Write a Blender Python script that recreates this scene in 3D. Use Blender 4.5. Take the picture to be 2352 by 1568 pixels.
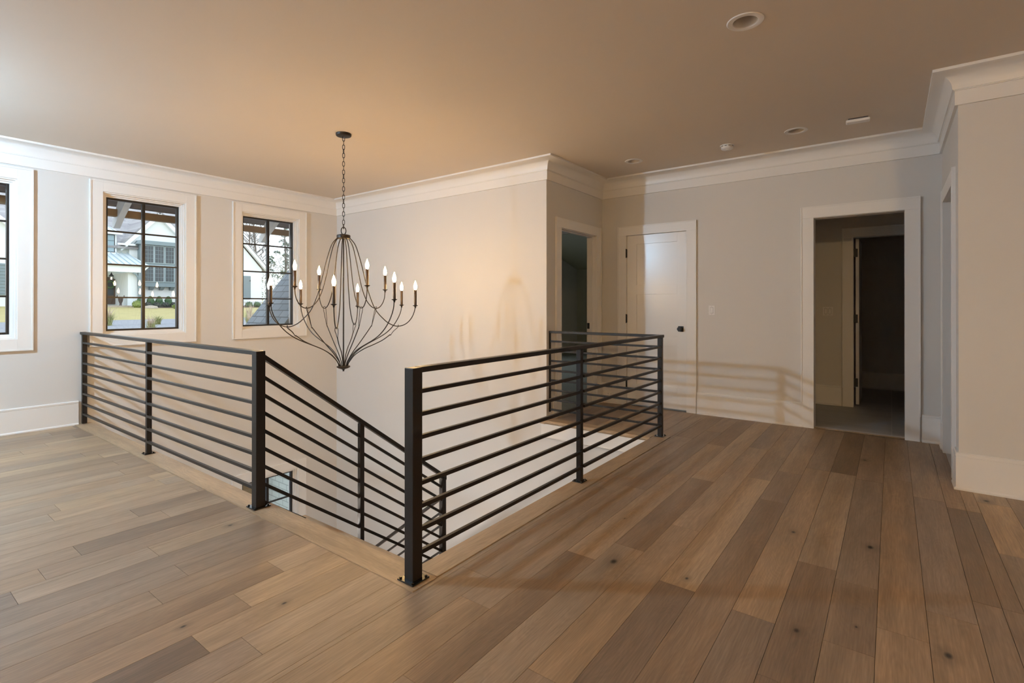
import bpy, bmesh, math, random
from mathutils import Vector, Matrix
random.seed(7)
for o in list(bpy.data.objects): bpy.data.objects.remove(o)
S = bpy.context.scene
COL = S.collection
# ------------------------------------------------------------------ camera, world, exposure
F_PX, YAW, CAM_Z, HOR = 1169.2, 0.6407, 1.348, 696.9
cd = bpy.data.cameras.new('camera'); cam = bpy.data.objects.new('camera', cd); COL.objects.link(cam)
cam.location = (0, 0, CAM_Z)
cam.rotation_euler = (math.pi/2 + 0.0019, 0, YAW - math.pi/2)
cd.sensor_width = 36; cd.sensor_fit = 'HORIZONTAL'
cd.lens = F_PX*36/2352
cd.shift_y = (HOR - 784)/2352
cd.clip_end = 400; cd.clip_start = 0.05
S.camera = cam
S.view_settings.view_transform = 'Standard'
S.view_settings.look = 'None'
S.view_settings.gamma = 1
S.view_settings.use_curve_mapping = False
S.view_settings.exposure = 0.15
W = bpy.data.worlds.new('overcast_sky'); S.world = W; W.use_nodes = True
wn = W.node_tree; bgn = wn.nodes['Background']
tc = wn.nodes.new('ShaderNodeTexCoord'); sp = wn.nodes.new('ShaderNodeSeparateXYZ')
cr = wn.nodes.new('ShaderNodeValToRGB')
wn.links.new(tc.outputs['Generated'], sp.inputs[0]); wn.links.new(sp.outputs['Z'], cr.inputs[0])
cr.color_ramp.elements[0].color = (0.80, 0.87, 0.93, 1); cr.color_ramp.elements[0].position = 0.0
cr.color_ramp.elements[1].color = (0.70, 0.80, 0.95, 1); cr.color_ramp.elements[1].position = 0.8
wn.links.new(cr.outputs[0], bgn.inputs[0]); bgn.inputs[1].default_value = 2.3
LAMP_E, BULB_E = 1110, 246
FILL_E, STAIR_FILL_E = 355, 1250  # strengths of the two added fill lamps: behind the camera, in the stairwell
LAMP_C, BULB_C, FILL_C, STAIR_FILL_C = (0.66, 1.0, 1.33), (1.0, 0.60, 0.22), (1.0, 0.67, 0.30), (1.0, 0.94, 0.88)
# ------------------------------------------------------------------ materials
def mat(name, col, rough=0.6, metal=0.0, spec=0.5, noise=0.0, nscale=8.0, bump=0.0, bscale=200.0, emis=None, es=0.0):
    m = bpy.data.materials.new(name); m.use_nodes = True
    nt = m.node_tree; b = nt.nodes['Principled BSDF']
    b.inputs['Base Color'].default_value = (*col, 1); b.inputs['Roughness'].default_value = rough
    b.inputs['Metallic'].default_value = metal; b.inputs['Specular IOR Level'].default_value = spec
    if noise or bump:
        t = nt.nodes.new('ShaderNodeTexCoord')
    if noise:
        n = nt.nodes.new('ShaderNodeTexNoise'); n.inputs['Scale'].default_value = nscale; n.inputs['Detail'].default_value = 4
        nt.links.new(t.outputs['Object'], n.inputs['Vector'])
        r = nt.nodes.new('ShaderNodeMapRange'); r.inputs[3].default_value = 1-noise; r.inputs[4].default_value = 1+noise
        nt.links.new(n.outputs[0], r.inputs[0])
        mx = nt.nodes.new('ShaderNodeVectorMath'); mx.operation = 'SCALE'; mx.inputs[0].default_value = col
        nt.links.new(r.outputs[0], mx.inputs['Scale']); nt.links.new(mx.outputs[0], b.inputs['Base Color'])
    if bump:
        n2 = nt.nodes.new('ShaderNodeTexNoise'); n2.inputs['Scale'].default_value = bscale
        nt.links.new(t.outputs['Object'], n2.inputs['Vector'])
        bp = nt.nodes.new('ShaderNodeBump'); bp.inputs['Strength'].default_value = bump; bp.inputs['Distance'].default_value = 0.002
        nt.links.new(n2.outputs[0], bp.inputs['Height']); nt.links.new(bp.outputs[0], b.inputs['Normal'])
    if emis:
        b.inputs['Emission Color'].default_value = (*emis, 1); b.inputs['Emission Strength'].default_value = es
    return m
M = {}
M['wall'] = mat('wall_paint', (0.67, 0.64, 0.605), 0.75, noise=0.015, nscale=2, bump=0.08, bscale=350)
M['ceiling'] = mat('ceiling_paint', (0.72, 0.635, 0.55), 0.8, noise=0.015, nscale=2, bump=0.08, bscale=300)
M['trim'] = mat('trim_enamel', (0.80, 0.77, 0.735), 0.36, spec=0.45, noise=0.01, nscale=3)
M['door'] = mat('door_enamel', (0.80, 0.77, 0.735), 0.25, spec=0.6, bump=0.05, bscale=60)
M['black'] = mat('black_powder_coat', (0.012, 0.009, 0.0075), 0.36, spec=0.36, bump=0.25, bscale=700)
M['plate'] = mat('black_gloss_plate', (0.02, 0.018, 0.017), 0.18, metal=0.5, spec=0.7)
M['bronze'] = mat('dark_bronze', (0.018, 0.012, 0.009), 0.45, metal=0.3, noise=0.3, nscale=60)
M['sleeve'] = mat('bronze_candle_sleeve', (0.035, 0.02, 0.013), 0.4, metal=0.3)
M['bulb'] = mat('lit_flame_bulb', (1, 0.9, 0.8), 0.3, emis=BULB_C, es=BULB_E)
M['lampglass'] = mat('lit_opal_glass', (0.9, 0.9, 0.9), 0.3, emis=LAMP_C, es=LAMP_E)
M['fillglass'] = mat('added_fill_glow', (0.9, 0.88, 0.85), 0.4, emis=FILL_C, es=FILL_E)
M['stairfillglass'] = mat('added_stair_fill_glow', (0.9, 0.88, 0.85), 0.4, emis=STAIR_FILL_C, es=STAIR_FILL_E)
M['hardware'] = mat('matt_black_hardware', (0.012, 0.012, 0.013), 0.45)
M['plastic'] = mat('white_plastic', (0.80, 0.77, 0.75), 0.35)
M['slot'] = mat('dark_slot', (0.05, 0.04, 0.04), 0.6)
M['lens'] = mat('unlit_lamp_lens', (0.45, 0.42, 0.38), 0.5)
M['baffle'] = mat('white_baffle', (0.62, 0.58, 0.54), 0.5)
M['sub'] = mat('subfloor_edge', (0.10, 0.075, 0.055), 0.8)
M['steel'] = mat('black_window_steel', (0.018, 0.014, 0.012), 0.35, spec=0.5)
M['tread'] = None
M['carpet'] = mat('blue_grey_carpet', (0.26, 0.27, 0.22), 0.95, noise=0.35, nscale=40, bump=0.8, bscale=120)
M['room'] = mat('bonus_room_paint', (0.55, 0.53, 0.40), 0.8)
M['white_ext'] = mat('white_siding', (0.86, 0.88, 0.87), 0.7, noise=0.02, nscale=3)
M['ivory_ext'] = mat('porch_siding', (0.74, 0.78, 0.74), 0.7)
M['bluegrey'] = mat('blue_grey_trim', (0.24, 0.30, 0.32), 0.6)
M['metalroof'] = mat('galvanised_roof', (0.66, 0.72, 0.74), 0.4, metal=0.1)
M['extglass'] = mat('dark_pane', (0.05, 0.06, 0.065), 0.12, spec=0.6, noise=0.3, nscale=2)
M['wood_door'] = mat('stained_wood_door', (0.11, 0.07, 0.045), 0.5, noise=0.3, nscale=6)
M['stone'] = mat('landscape_stone', (0.45, 0.38, 0.30), 0.9, noise=0.3, nscale=5)
M['beam'] = mat('cedar_beam', (0.30, 0.185, 0.09), 0.7, noise=0.15, nscale=5)
M['soffit'] = mat('soffit_boards', (0.13, 0.10, 0.085), 0.8, noise=0.1, nscale=6)
M['lawn'] = mat('winter_lawn', (0.42, 0.35, 0.14), 0.95, noise=0.25, nscale=1.5)
M['gravel'] = mat('grey_gravel', (0.27, 0.275, 0.29), 0.95, noise=0.5, nscale=9)
M['mulch'] = mat('mulch_bed', (0.16, 0.10, 0.08), 0.95, noise=0.4, nscale=8)
M['leaf'] = mat('evergreen_leaf', (0.07, 0.13, 0.055), 0.7, noise=0.4, nscale=8)
M['leaf_light'] = mat('light_green_leaf', (0.22, 0.27, 0.07), 0.7, noise=0.3, nscale=8)
M['hedge'] = mat('dark_hedge_leaf', (0.07, 0.075, 0.06), 0.8, noise=0.4, nscale=8)
M['grass'] = mat('ornamental_grass', (0.40, 0.40, 0.17), 0.8, noise=0.2, nscale=4)
M['grasstan'] = mat('tan_grass_plume', (0.60, 0.46, 0.34), 0.9)
M['yellow'] = mat('yellow_leaf', (0.75, 0.62, 0.04), 0.7)
M['bark'] = mat('grey_bark', (0.17, 0.15, 0.14), 0.9, noise=0.2, nscale=3)
M['pine'] = mat('pine_needles', (0.10, 0.15, 0.09), 0.8, noise=0.3, nscale=1)
M['brush'] = mat('winter_brush', (0.24, 0.24, 0.16), 0.9, noise=0.5, nscale=1.2)
M['urn'] = mat('dark_urn', (0.08, 0.06, 0.055), 0.6)
M['lantern'] = mat('lantern_glow', (1, 0.9, 0.7), 0.5, emis=(1, 0.75, 0.45), es=6)

def glass_mat():
    m = bpy.data.materials.new('window_glass'); m.use_nodes = True; nt = m.node_tree; nt.nodes.clear()
    o = nt.nodes.new('ShaderNodeOutputMaterial'); mx = nt.nodes.new('ShaderNodeMixShader')
    t = nt.nodes.new('ShaderNodeBsdfTransparent'); g = nt.nodes.new('ShaderNodeBsdfGlossy'); f = nt.nodes.new('ShaderNodeFresnel')
    t.inputs[0].default_value = (0.97, 0.985, 0.98, 1); g.inputs['Roughness'].default_value = 0.0; f.inputs[0].default_value = 1.5
    nt.links.new(f.outputs[0], mx.inputs[0]); nt.links.new(t.outputs[0], mx.inputs[1]); nt.links.new(g.outputs[0], mx.inputs[2])
    nt.links.new(mx.outputs[0], o.inputs[0]); return m
M['glass'] = glass_mat()

KNOTS = [(2.463,1.171,1.3),(3.417,.468,.8),(3.459,.095,1.1),(2.394,.317,.8),(2.571,-.174,1.1),(5.364,.187,1.0),(1.466,3.24,.7),
         (1.23,2.2,.6),(4.747,-.52,1.3),(2.526,.81,.6),(0.888,2.38,.6),(2.57,.12,.4),(2.2,-.26,.9),(5.0,-1.2,.9),(3.0,1.35,.3)]
def wood_mat(name, axis='x', attr=True, base=None):
    m = bpy.data.materials.new(name); m.use_nodes = True; nt = m.node_tree; N = nt.nodes.new; L = nt.links.new
    b = nt.nodes['Principled BSDF']; t = N('ShaderNodeTexCoord')
    vec = t.outputs['Object']
    if attr:
        at = N('ShaderNodeAttribute'); at.attribute_name = 'plank'; se = N('ShaderNodeSeparateColor'); L(at.outputs['Color'], se.inputs[0])
        cb = N('ShaderNodeCombineXYZ'); L(se.outputs[1], cb.inputs[0]); L(se.outputs[2], cb.inputs[1]); L(se.outputs[1], cb.inputs[2])
        sc = N('ShaderNodeVectorMath'); sc.operation = 'SCALE'; sc.inputs['Scale'].default_value = 61.7; L(cb.outputs[0], sc.inputs[0])
        ad = N('ShaderNodeVectorMath'); L(vec, ad.inputs[0]); L(sc.outputs[0], ad.inputs[1]); pv = ad.outputs[0]
    else: pv = vec
    def scaled(s):
        mp = N('ShaderNodeVectorMath'); mp.operation = 'MULTIPLY'; mp.inputs[1].default_value = s if axis == 'x' else (s[1], s[0], s[2])
        L(pv, mp.inputs[0]); return mp.outputs[0]
    def noise(s, scale=1, detail=5, dist=0, rough=0.6):
        n = N('ShaderNodeTexNoise'); n.inputs['Scale'].default_value = scale; n.inputs['Detail'].default_value = detail
        n.inputs['Distortion'].default_value = dist; n.inputs['Roughness'].default_value = rough; L(scaled(s), n.inputs['Vector']); return n.outputs[0]
    fine = noise((7, 150, 7)); broad = noise((1.1, 9, 1), detail=3, dist=.6); blot = noise((1.3, 2.5, 1), detail=2)
    # cathedral figure: contour lines of a stretched noise field
    fld = noise((0.9, 5.0, 1), detail=2, dist=0.3)
    m1 = N('ShaderNodeMath'); m1.operation = 'MULTIPLY'; m1.inputs[1].default_value = 190; L(fld, m1.inputs[0])
    m2 = N('ShaderNodeMath'); m2.operation = 'SINE'; L(m1.outputs[0], m2.inputs[0])
    def rng(v, a, bb, c=0, d=1):
        r = N('ShaderNodeMapRange'); r.inputs[1].default_value = c; r.inputs[2].default_value = d; r.inputs[3].default_value = a; r.inputs[4].default_value = bb
        L(v, r.inputs[0]); return r.outputs[0]
    def mul(a, c):
        q = N('ShaderNodeMath'); q.operation = 'MULTIPLY'; L(a, q.inputs[0]); L(c, q.inputs[1]); return q.outputs[0]
    k = mul(rng(fine, 0.80, 1.17, .3, .7), rng(broad, 0.83, 1.16, .3, .7))
    k = mul(k, rng(blot, 0.93, 1.07, .3, .7)); k = mul(k, rng(m2.outputs[0], 0.965, 1.035, -1, 1))
    ramp = N('ShaderNodeValToRGB'); e = ramp.color_ramp.elements
    e[0].color = (0.135, 0.088, 0.055, 1); e[0].position = 0
    e[1].color = (0.47, 0.335, 0.205, 1); e[1].position = 1
    a = e.new(0.5); a.color = (0.31, 0.215, 0.14, 1)
    if attr:
        L(se.outputs[0], ramp.inputs[0])
        gr = N('ShaderNodeMix'); gr.data_type = 'RGBA'; gr.blend_type = 'MULTIPLY'; gr.inputs[0].default_value = 1
        L(ramp.outputs[0], gr.inputs[6])
        r2 = N('ShaderNodeValToRGB'); r2.color_ramp.elements[0].color = (0.92, 0.96, 1.06, 1); r2.color_ramp.elements[1].color = (1.04, 0.99, 0.93, 1)
        L(se.outputs[2], r2.inputs[0]); L(r2.outputs[0], gr.inputs[7]); bc = gr.outputs[2]
    else:
        ramp.inputs[0].default_value = base; bc = ramp.outputs[0]
    fin = N('ShaderNodeVectorMath'); fin.operation = 'SCALE'; L(bc, fin.inputs[0])
    if attr:   # knots
        acc = None
        for (x, y, s) in KNOTS:
            d = N('ShaderNodeVectorMath'); d.operation = 'SUBTRACT'; d.inputs[1].default_value = (x, y, 0.0); L(vec, d.inputs[0])
            mm = N('ShaderNodeVectorMath'); mm.operation = 'MULTIPLY'; mm.inputs[1].default_value = (0.75, 1.2, 0); L(d.outputs[0], mm.inputs[0])
            ln = N('ShaderNodeVectorMath'); ln.operation = 'LENGTH'; L(mm.outputs[0], ln.inputs[0])
            core = rng(ln.outputs['Value'], 0.12, 1, 0.006*s, 0.019*s); halo = rng(ln.outputs['Value'], 0.72, 1, 0.015*s, 0.06*s)
            v = mul(core, halo); acc = v if acc is None else mul(acc, v)
        k = mul(k, acc)
    L(k, fin.inputs['Scale']); L(fin.outputs[0], b.inputs['Base Color'])
    L(rng(fine, 0.36, 0.5), b.inputs['Roughness']); b.inputs['Specular IOR Level'].default_value = 0.42
    bu = N('ShaderNodeBump'); bu.inputs['Strength'].default_value = 0.12; bu.inputs['Distance'].default_value = 0.002; L(fine, bu.inputs['Height']); L(bu.outputs[0], b.inputs['Normal'])
    return m
M['floor'] = wood_mat('oak_plank_floor')
M['strip_y'] = wood_mat('oak_nosing_lengthwise', 'y', False, 0.78)
M['strip_x'] = wood_mat('oak_nosing_crosswise', 'x', False, 0.74)

def brick_mat(name, c1, c2, mortar, sx, sz, msize=0.02, offs=0.5, rough=0.7, plane='xz', noise=0.0):
    m = bpy.data.materials.new(name); m.use_nodes = True; nt = m.node_tree; N = nt.nodes.new; L = nt.links.new
    b = nt.nodes['Principled BSDF']; b.inputs['Roughness'].default_value = rough
    t = N('ShaderNodeTexCoord'); s = N('ShaderNodeSeparateXYZ'); L(t.outputs['Object'], s.inputs[0]); c = N('ShaderNodeCombineXYZ')
    L(s.outputs['XYZ'.index(plane[0].upper())], c.inputs[0]); L(s.outputs['XYZ'.index(plane[1].upper())], c.inputs[1])
    br = N('ShaderNodeTexBrick'); br.inputs['Color1'].default_value = (*c1, 1); br.inputs['Color2'].default_value = (*c2, 1); br.inputs['Mortar'].default_value = (*mortar, 1)
    br.inputs['Scale'].default_value = 1; br.inputs['Brick Width'].default_value = sx; br.inputs['Row Height'].default_value = sz
    br.inputs['Mortar Size'].default_value = msize; br.offset = offs; L(c.outputs[0], br.inputs['Vector'])
    L(br.outputs[0], b.inputs['Base Color']); return m
M['brick'] = brick_mat('white_painted_brick', (0.66, 0.72, 0.66), (0.70, 0.75, 0.69), (0.40, 0.45, 0.41), 0.23, 0.092, 0.007, plane='yz')
M['tile'] = brick_mat('grey_wood_look_tile', (0.42, 0.41, 0.40), (0.47, 0.455, 0.44), (0.58, 0.56, 0.53), 0.2, 1.2, 0.004, plane='xy')
M['tile'].node_tree.nodes['Principled BSDF'].inputs['Roughness'].default_value = 0.45
M['shingle'] = brick_mat('slate_blue_shingle', (0.135, 0.165, 0.19), (0.21, 0.245, 0.27), (0.05, 0.06, 0.07), 0.25, 0.105, 0.007, offs=0.37, plane='yz')
M['shingle_far'] = brick_mat('weathered_shingle', (0.27, 0.255, 0.26), (0.43, 0.41, 0.40), (0.30, 0.28, 0.28), 0.55, 0.22, 0.01, offs=0.4)

# ------------------------------------------------------------------ mesh helpers
def box(bm, x0, x1, y0, y1, z0, z1):
    vs = [bm.verts.new((x, y, z)) for x in (x0, x1) for y in (y0, y1) for z in (z0, z1)]
    for f in ((0,1,3,2),(4,6,7,5),(0,4,5,1),(2,3,7,6),(0,2,6,4),(1,5,7,3)): bm.faces.new([vs[i] for i in f])
def boxm(bm, mtx, sx, sy, sz):
    vs = [bm.verts.new(mtx @ Vector((x*sx/2, y*sy/2, z*sz/2))) for x in (-1, 1) for y in (-1, 1) for z in (-1, 1)]
    for f in ((0,1,3,2),(4,6,7,5),(0,4,5,1),(2,3,7,6),(0,2,6,4),(1,5,7,3)): bm.faces.new([vs[i] for i in f])
def bar(bm, a, b, w, h):         # box beam from a to b; w horizontal width, h the other way
    a = Vector(a); b = Vector(b); d = b-a; L = d.length; d.normalize()
    up = Vector((0, 0, 1)); s = d.cross(up)
    if s.length < 1e-4: s = Vector((1, 0, 0))
    s.normalize(); u = s.cross(d).normalized()
    m = Matrix((d, s, u)).transposed().to_4x4(); m.translation = (a+b)/2
    boxm(bm, m, L, w, h)
def prism(bm, pts, axis, a, b):    # polygon (2D) extruded along axis between a and b
    def P(p, t):
        return {'x': (t, p[0], p[1]), 'y': (p[0], t, p[1]), 'z': (p[0], p[1], t)}[axis]
    lo = [bm.verts.new(P(p, a)) for p in pts]; hi = [bm.verts.new(P(p, b)) for p in pts]
    bm.faces.new(lo); bm.faces.new(hi[::-1]); n = len(pts)
    for i in range(n): bm.faces.new([lo[i], hi[i], hi[(i+1) % n], lo[(i+1) % n]])
def poly(bm, pts): bm.faces.new([bm.verts.new(p) for p in pts])
def slab(bm, pts, t=0.08):          # closed thick sheet through 3D points
    pts = [Vector(p) for p in pts]; n = (pts[1]-pts[0]).cross(pts[2]-pts[0]).normalized()*t
    lo = [bm.verts.new(p-n) for p in pts]; hi = [bm.verts.new(p) for p in pts]; k = len(pts)
    bm.faces.new(lo[::-1]); bm.faces.new(hi)
    for i in range(k): bm.faces.new([lo[i], lo[(i+1) % k], hi[(i+1) % k], hi[i]])
def lathe(bm, prof, c, n=24, axis='z', cap=True):
    rings = []
    for r, h in prof:
        ring = []
        for i in range(n):
            a = 2*math.pi*i/n; u, v = r*math.cos(a), r*math.sin(a)
            p = {'z': (u, v, h), 'x': (h, u, v), 'y': (u, h, v)}[axis]
            ring.append(bm.verts.new((c[0]+p[0], c[1]+p[1], c[2]+p[2])))
        rings.append(ring)
    for a, b in zip(rings, rings[1:]):
        for i in range(n): bm.faces.new([a[i], a[(i+1) % n], b[(i+1) % n], b[i]])
    if cap:
        if prof[0][0] > 1e-5: bm.faces.new(rings[0][::-1])
        if prof[-1][0] > 1e-5: bm.faces.new(rings[-1])
def smooth_path(pts, k=6, closed=False):
    pts = [Vector(p) for p in pts]; out = []; n = len(pts)
    rngs = range(n) if closed else range(n-1)
    for i in rngs:
        p1, p2 = pts[i], pts[(i+1) % n]
        p0 = pts[i-1] if (i > 0 or closed) else p1*2-p2
        p3 = pts[(i+2) % n] if (i+2 < n or closed) else p2*2-p1
        for j in range(k):
            t = j/k; out.append(0.5*((2*p1)+(-p0+p2)*t+(2*p0-5*p1+4*p2-p3)*t*t+(-p0+3*p1-3*p2+p3)*t**3))
    if not closed: out.append(pts[-1])
    return out
def tube(bm, pts, r, n=8, closed=False):
    pts = [Vector(p) for p in pts]; N = len(pts); rings = []
    rad = r if callable(r) else (lambda t: r)
    prev = None
    for i, p in enumerate(pts):
        a = pts[i-1] if (i > 0 or closed) else p; b = pts[(i+1) % N] if (i < N-1 or closed) else p
        d = (b-a).normalized()
        if prev is None: s = d.orthogonal().normalized()
        else: s = (prev - d*prev.dot(d)).normalized()
        prev = s; u = d.cross(s)
        rr = rad(i/(N-1))
        rings.append([bm.verts.new(p+(s*math.cos(2*math.pi*k/n)+u*math.sin(2*math.pi*k/n))*rr) for k in range(n)])
    m = N if closed else N-1
    for i in range(m):
        a, b = rings[i], rings[(i+1) % N]
        for k in range(n): bm.faces.new([a[k], a[(k+1) % n], b[(k+1) % n], b[k]])
    if not closed: bm.faces.new(rings[0][::-1]); bm.faces.new(rings[-1])
def sweep(bm, prof, path, side=1, closed=False):  # prof: (distance from wall, z); path: xy points along the wall face
    pts = [Vector((p[0], p[1])) for p in path]; n = len(pts); rings = []
    for i, p in enumerate(pts):
        def nrm(a, b): d = (b-a).normalized(); return Vector((-d.y, d.x))*side
        if closed or 0 < i < n-1:
            n1 = nrm(pts[i-1], p); n2 = nrm(p, pts[(i+1) % n]); mm = (n1+n2); mm = mm/ (mm.dot(n1))
        elif i == 0: mm = nrm(p, pts[1])
        else: mm = nrm(pts[i-1], p)
        rings.append([bm.verts.new((p.x+mm.x*d, p.y+mm.y*d, z)) for d, z in prof])
    k = len(prof)
    for i in range(n if closed else n-1):
        a, b = rings[i], rings[(i+1) % n]
        for j in range(k): bm.faces.new([a[j], a[(j+1) % k], b[(j+1) % k], b[j]])
    if not closed: bm.faces.new(rings[0][::-1]); bm.faces.new(rings[-1])
def BM(): return bmesh.new()
def wloc(p):
    v = Vector((0, 0, 0))
    while p is not None: v += p.location; p = p.parent
    return v
def obj(name, bm, m, parent=None, smooth=False, bevel=0, mats=None, seg=2):
    bmesh.ops.recalc_face_normals(bm, faces=bm.faces)
    if parent is not None: bmesh.ops.translate(bm, verts=bm.verts, vec=-wloc(parent))
    me = bpy.data.meshes.new(name); bm.to_mesh(me); bm.free()
    o = bpy.data.objects.new(name, me); COL.objects.link(o)
    for q in (mats or [m]): me.materials.append(M[q] if isinstance(q, str) else q)
    if smooth:
        for p in me.polygons: p.use_smooth = True
        try: me.set_sharp_from_angle(angle=math.radians(40))
        except Exception: pass
    if parent is not None: o.parent = parent
    if bevel:
        b = o.modifiers.new('bevel', 'BEVEL'); b.width = bevel; b.segments = seg; b.limit_method = 'ANGLE'
    return o
def struct(name, bm, m, parent=None, **k):
    o = obj(name, bm, m, parent, **k)
    if parent is None: o['kind'] = 'structure'
    return o
def thing(name, label, cat, loc, group=None):
    o = bpy.data.objects.new(name, None); COL.objects.link(o); o.location = loc; o['label'] = label; o['category'] = cat
    o.empty_display_size = 0.1
    if group: o['group'] = group
    return o
def tag(o, label, cat, group=None, kind=None):
    o['label'] = label; o['category'] = cat
    if group: o['group'] = group
    if kind: o['kind'] = kind
    return o
def copy_tree(o, parent=None):
    c = o.copy(); COL.objects.link(c)
    if parent is not None: c.parent = parent
    for ch in [q for q in bpy.data.objects if q.parent == o]: copy_tree(ch, c)
    return c
def wall_cells(bm, u0, u1, z0, z1, holes, t0, t1, axis):   # wall in plane; axis 'x' => runs along x at y in [t0,t1]
    us = sorted(set([u0, u1]+[v for h in holes for v in (h[0], h[1]) if u0 < v < u1])); zs = sorted(set([z0, z1]+[v for h in holes for v in (h[2], h[3]) if z0 < v < z1]))
    for a, b in zip(us, us[1:]):
        run = None
        for c, d in zip(zs, zs[1:]):
            mu, mz = (a+b)/2, (c+d)/2
            hole = any(h[0] < mu < h[1] and h[2] < mz < h[3] for h in holes)
            if not hole:
                run = (run[0], d) if run else (c, d)
            if (hole or d == zs[-1]) and run:
                if axis == 'x': box(bm, a, b, t0, t1, run[0], run[1])
                else: box(bm, t0, t1, a, b, run[0], run[1])
                run = None

# ------------------------------------------------------------------ shell dimensions
WY, SX, EY, DX, RY, D2, H = 7.332, 5.0, 3.226, 6.42, -0.392, 4.938, 3.05
LX, BY, LOW = -4.6, -3.6, -3.366
win_c = [0.742, 2.3235, 3.894]; extra_c = [-0.84, -2.42]
WO = 0.4335            # half width of the cased opening
wz0, wz1 = 0.985, 2.66
# window wall (upper + stairwell part below)
holes = [(c-WO, c+WO, wz0, wz1) for c in win_c+extra_c]+[(3.889-WO, 3.889+WO, -2.83, -1.155), (7.4, 10.6, 0.7, 2.4)]
b = BM(); wall_cells(b, LX-.15, 13.15, LOW-.2, H+.1, holes, WY, WY+.2, 'x'); struct('wall_window', b, 'wall')
b = BM(); box(b, SX, SX+.13, EY, WY, LOW, H); box(b, SX, SX+.13, 1.83, EY, LOW, -0.03); struct('wall_stair', b, 'wall')
b = BM(); wall_cells(b, SX+.13, DX, -0.3, H, [(5.30, 6.245, -1, 2.285)], EY, EY+.13, 'x'); struct('wall_hall', b, 'wall')
b = BM(); wall_cells(b, RY-.15, EY+.13, -0.3, H, [(2.045, 2.872, 0, 2.285), (-.116, .691, 0, 2.299)], DX, DX+.13, 'y'); struct('wall_door', b, 'wall')
b = BM(); wall_cells(b, D2, DX, -0.3, H, [(5.229, 6.061, 0, 2.284)], RY-.13, RY, 'x'); struct('wall_nook', b, 'wall')
b = BM(); box(b, D2, D2+.13, BY, RY-.13, -0.3, H); struct('wall_right', b, 'wall')
BWIN = []; LWIN = [(4.5, 6.2)]  # unseen left-wall window, put in for cool fill and rail reflections
b = BM(); wall_cells(b, LX, D2, -.3, H, [(a, c, .7, 2.66) for a, c in BWIN], BY-.13, BY, 'x'); struct('wall_back', b, 'wall')
b = BM(); wall_cells(b, BY, WY, -.3, H, [(a, c, .7, 2.66) for a, c in LWIN], LX-.15, LX, 'y'); struct('wall_left', b, 'wall')
# stairwell lower walls
b = BM(); box(b, 1.67, 1.80, 1.96, WY, LOW, -.03); struct('wall_lower_left', b, 'wall')
b = BM(); box(b, 1.67, SX, 1.83, 1.96, LOW, -.03); struct('wall_lower_front', b, 'wall')
b = BM(); box(b, 1.67, SX+.13, 1.83, WY, LOW-.2, LOW); struct('floor_lower', b, 'strip_x')
# rooms beyond
b = BM(); box(b, DX+.13, 8.05, 1.2, 1.33, 0, H); struct('wall_vestibule_left', b, 'wall')
b = BM(); box(b, DX+.13, 8.05, -.85, -.72, 0, H); struct('wall_vestibule_right', b, 'wall')
b = BM(); wall_cells(b, -1.6, 1.7, 0, H, [(-.441, .413, -1, 2.239)], 8.05, 8.17, 'y'); struct('wall_vestibule_back', b, 'wall')
b = BM(); box(b, 10.0, 10.12, -1.6, 1.7, 0, H); box(b, 8.17, 10, -1.72, -1.6, 0, H); box(b, 8.17, 10, 1.7, 1.82, 0, H); struct('wall_closet_back', b, 'wall')
b = BM(); box(b, 4.0, 7.4, -2.4, -2.27, 0, H); box(b, 7.27, 7.4, -2.27, RY-.13, 0, H); struct('wall_side_room', b, 'wall')
b = BM(); box(b, 13.0, 13.15, EY, WY, -.2, H); box(b, DX+.13, 13.0, EY, EY+.13, -.2, H); struct('wall_bonus_room', b, 'room')
b = BM(); slab(b, [(10.6, EY+.13, H-.01), (13.0, EY+.13, 2.36), (13.0, WY, 2.36), (10.6, WY, H-.01)], -.02); struct('ceiling_bonus_room', b, 'room')
# ceiling with square cut-outs for the recessed lights
dl = [(3.293, .704), (5.66, .748), (5.707, 2.451)]
b = BM(); wc = []
def ceil_cells(b, x0, x1, y0, y1, hs):
    xs = sorted(set([x0, x1]+[v for h in hs for v in h[:2]])); ys = sorted(set([y0, y1]+[v for h in hs for v in h[2:]]))
    for a, c in zip(xs, xs[1:]):
        for d, e in zip(ys, ys[1:]):
            if not any(h[0] < (a+c)/2 < h[1] and h[2] < (d+e)/2 < h[3] for h in hs): poly(b, [(a, d, H), (a, e, H), (c, e, H), (c, d, H)])
ceil_cells(b, LX-.15, 13.2, BY-.2, WY+.2, [(x-.068, x+.068, y-.068, y+.068) for x, y in dl])
bmesh.ops.remove_doubles(b, verts=b.verts, dist=1e-5)
bmesh.ops.recalc_face_normals(b, faces=b.faces)
box(b, LX-.15, 13.2, BY-.2, WY+.2, H+.25, H+.35)
o = struct('ceiling', b, 'ceiling')

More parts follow.
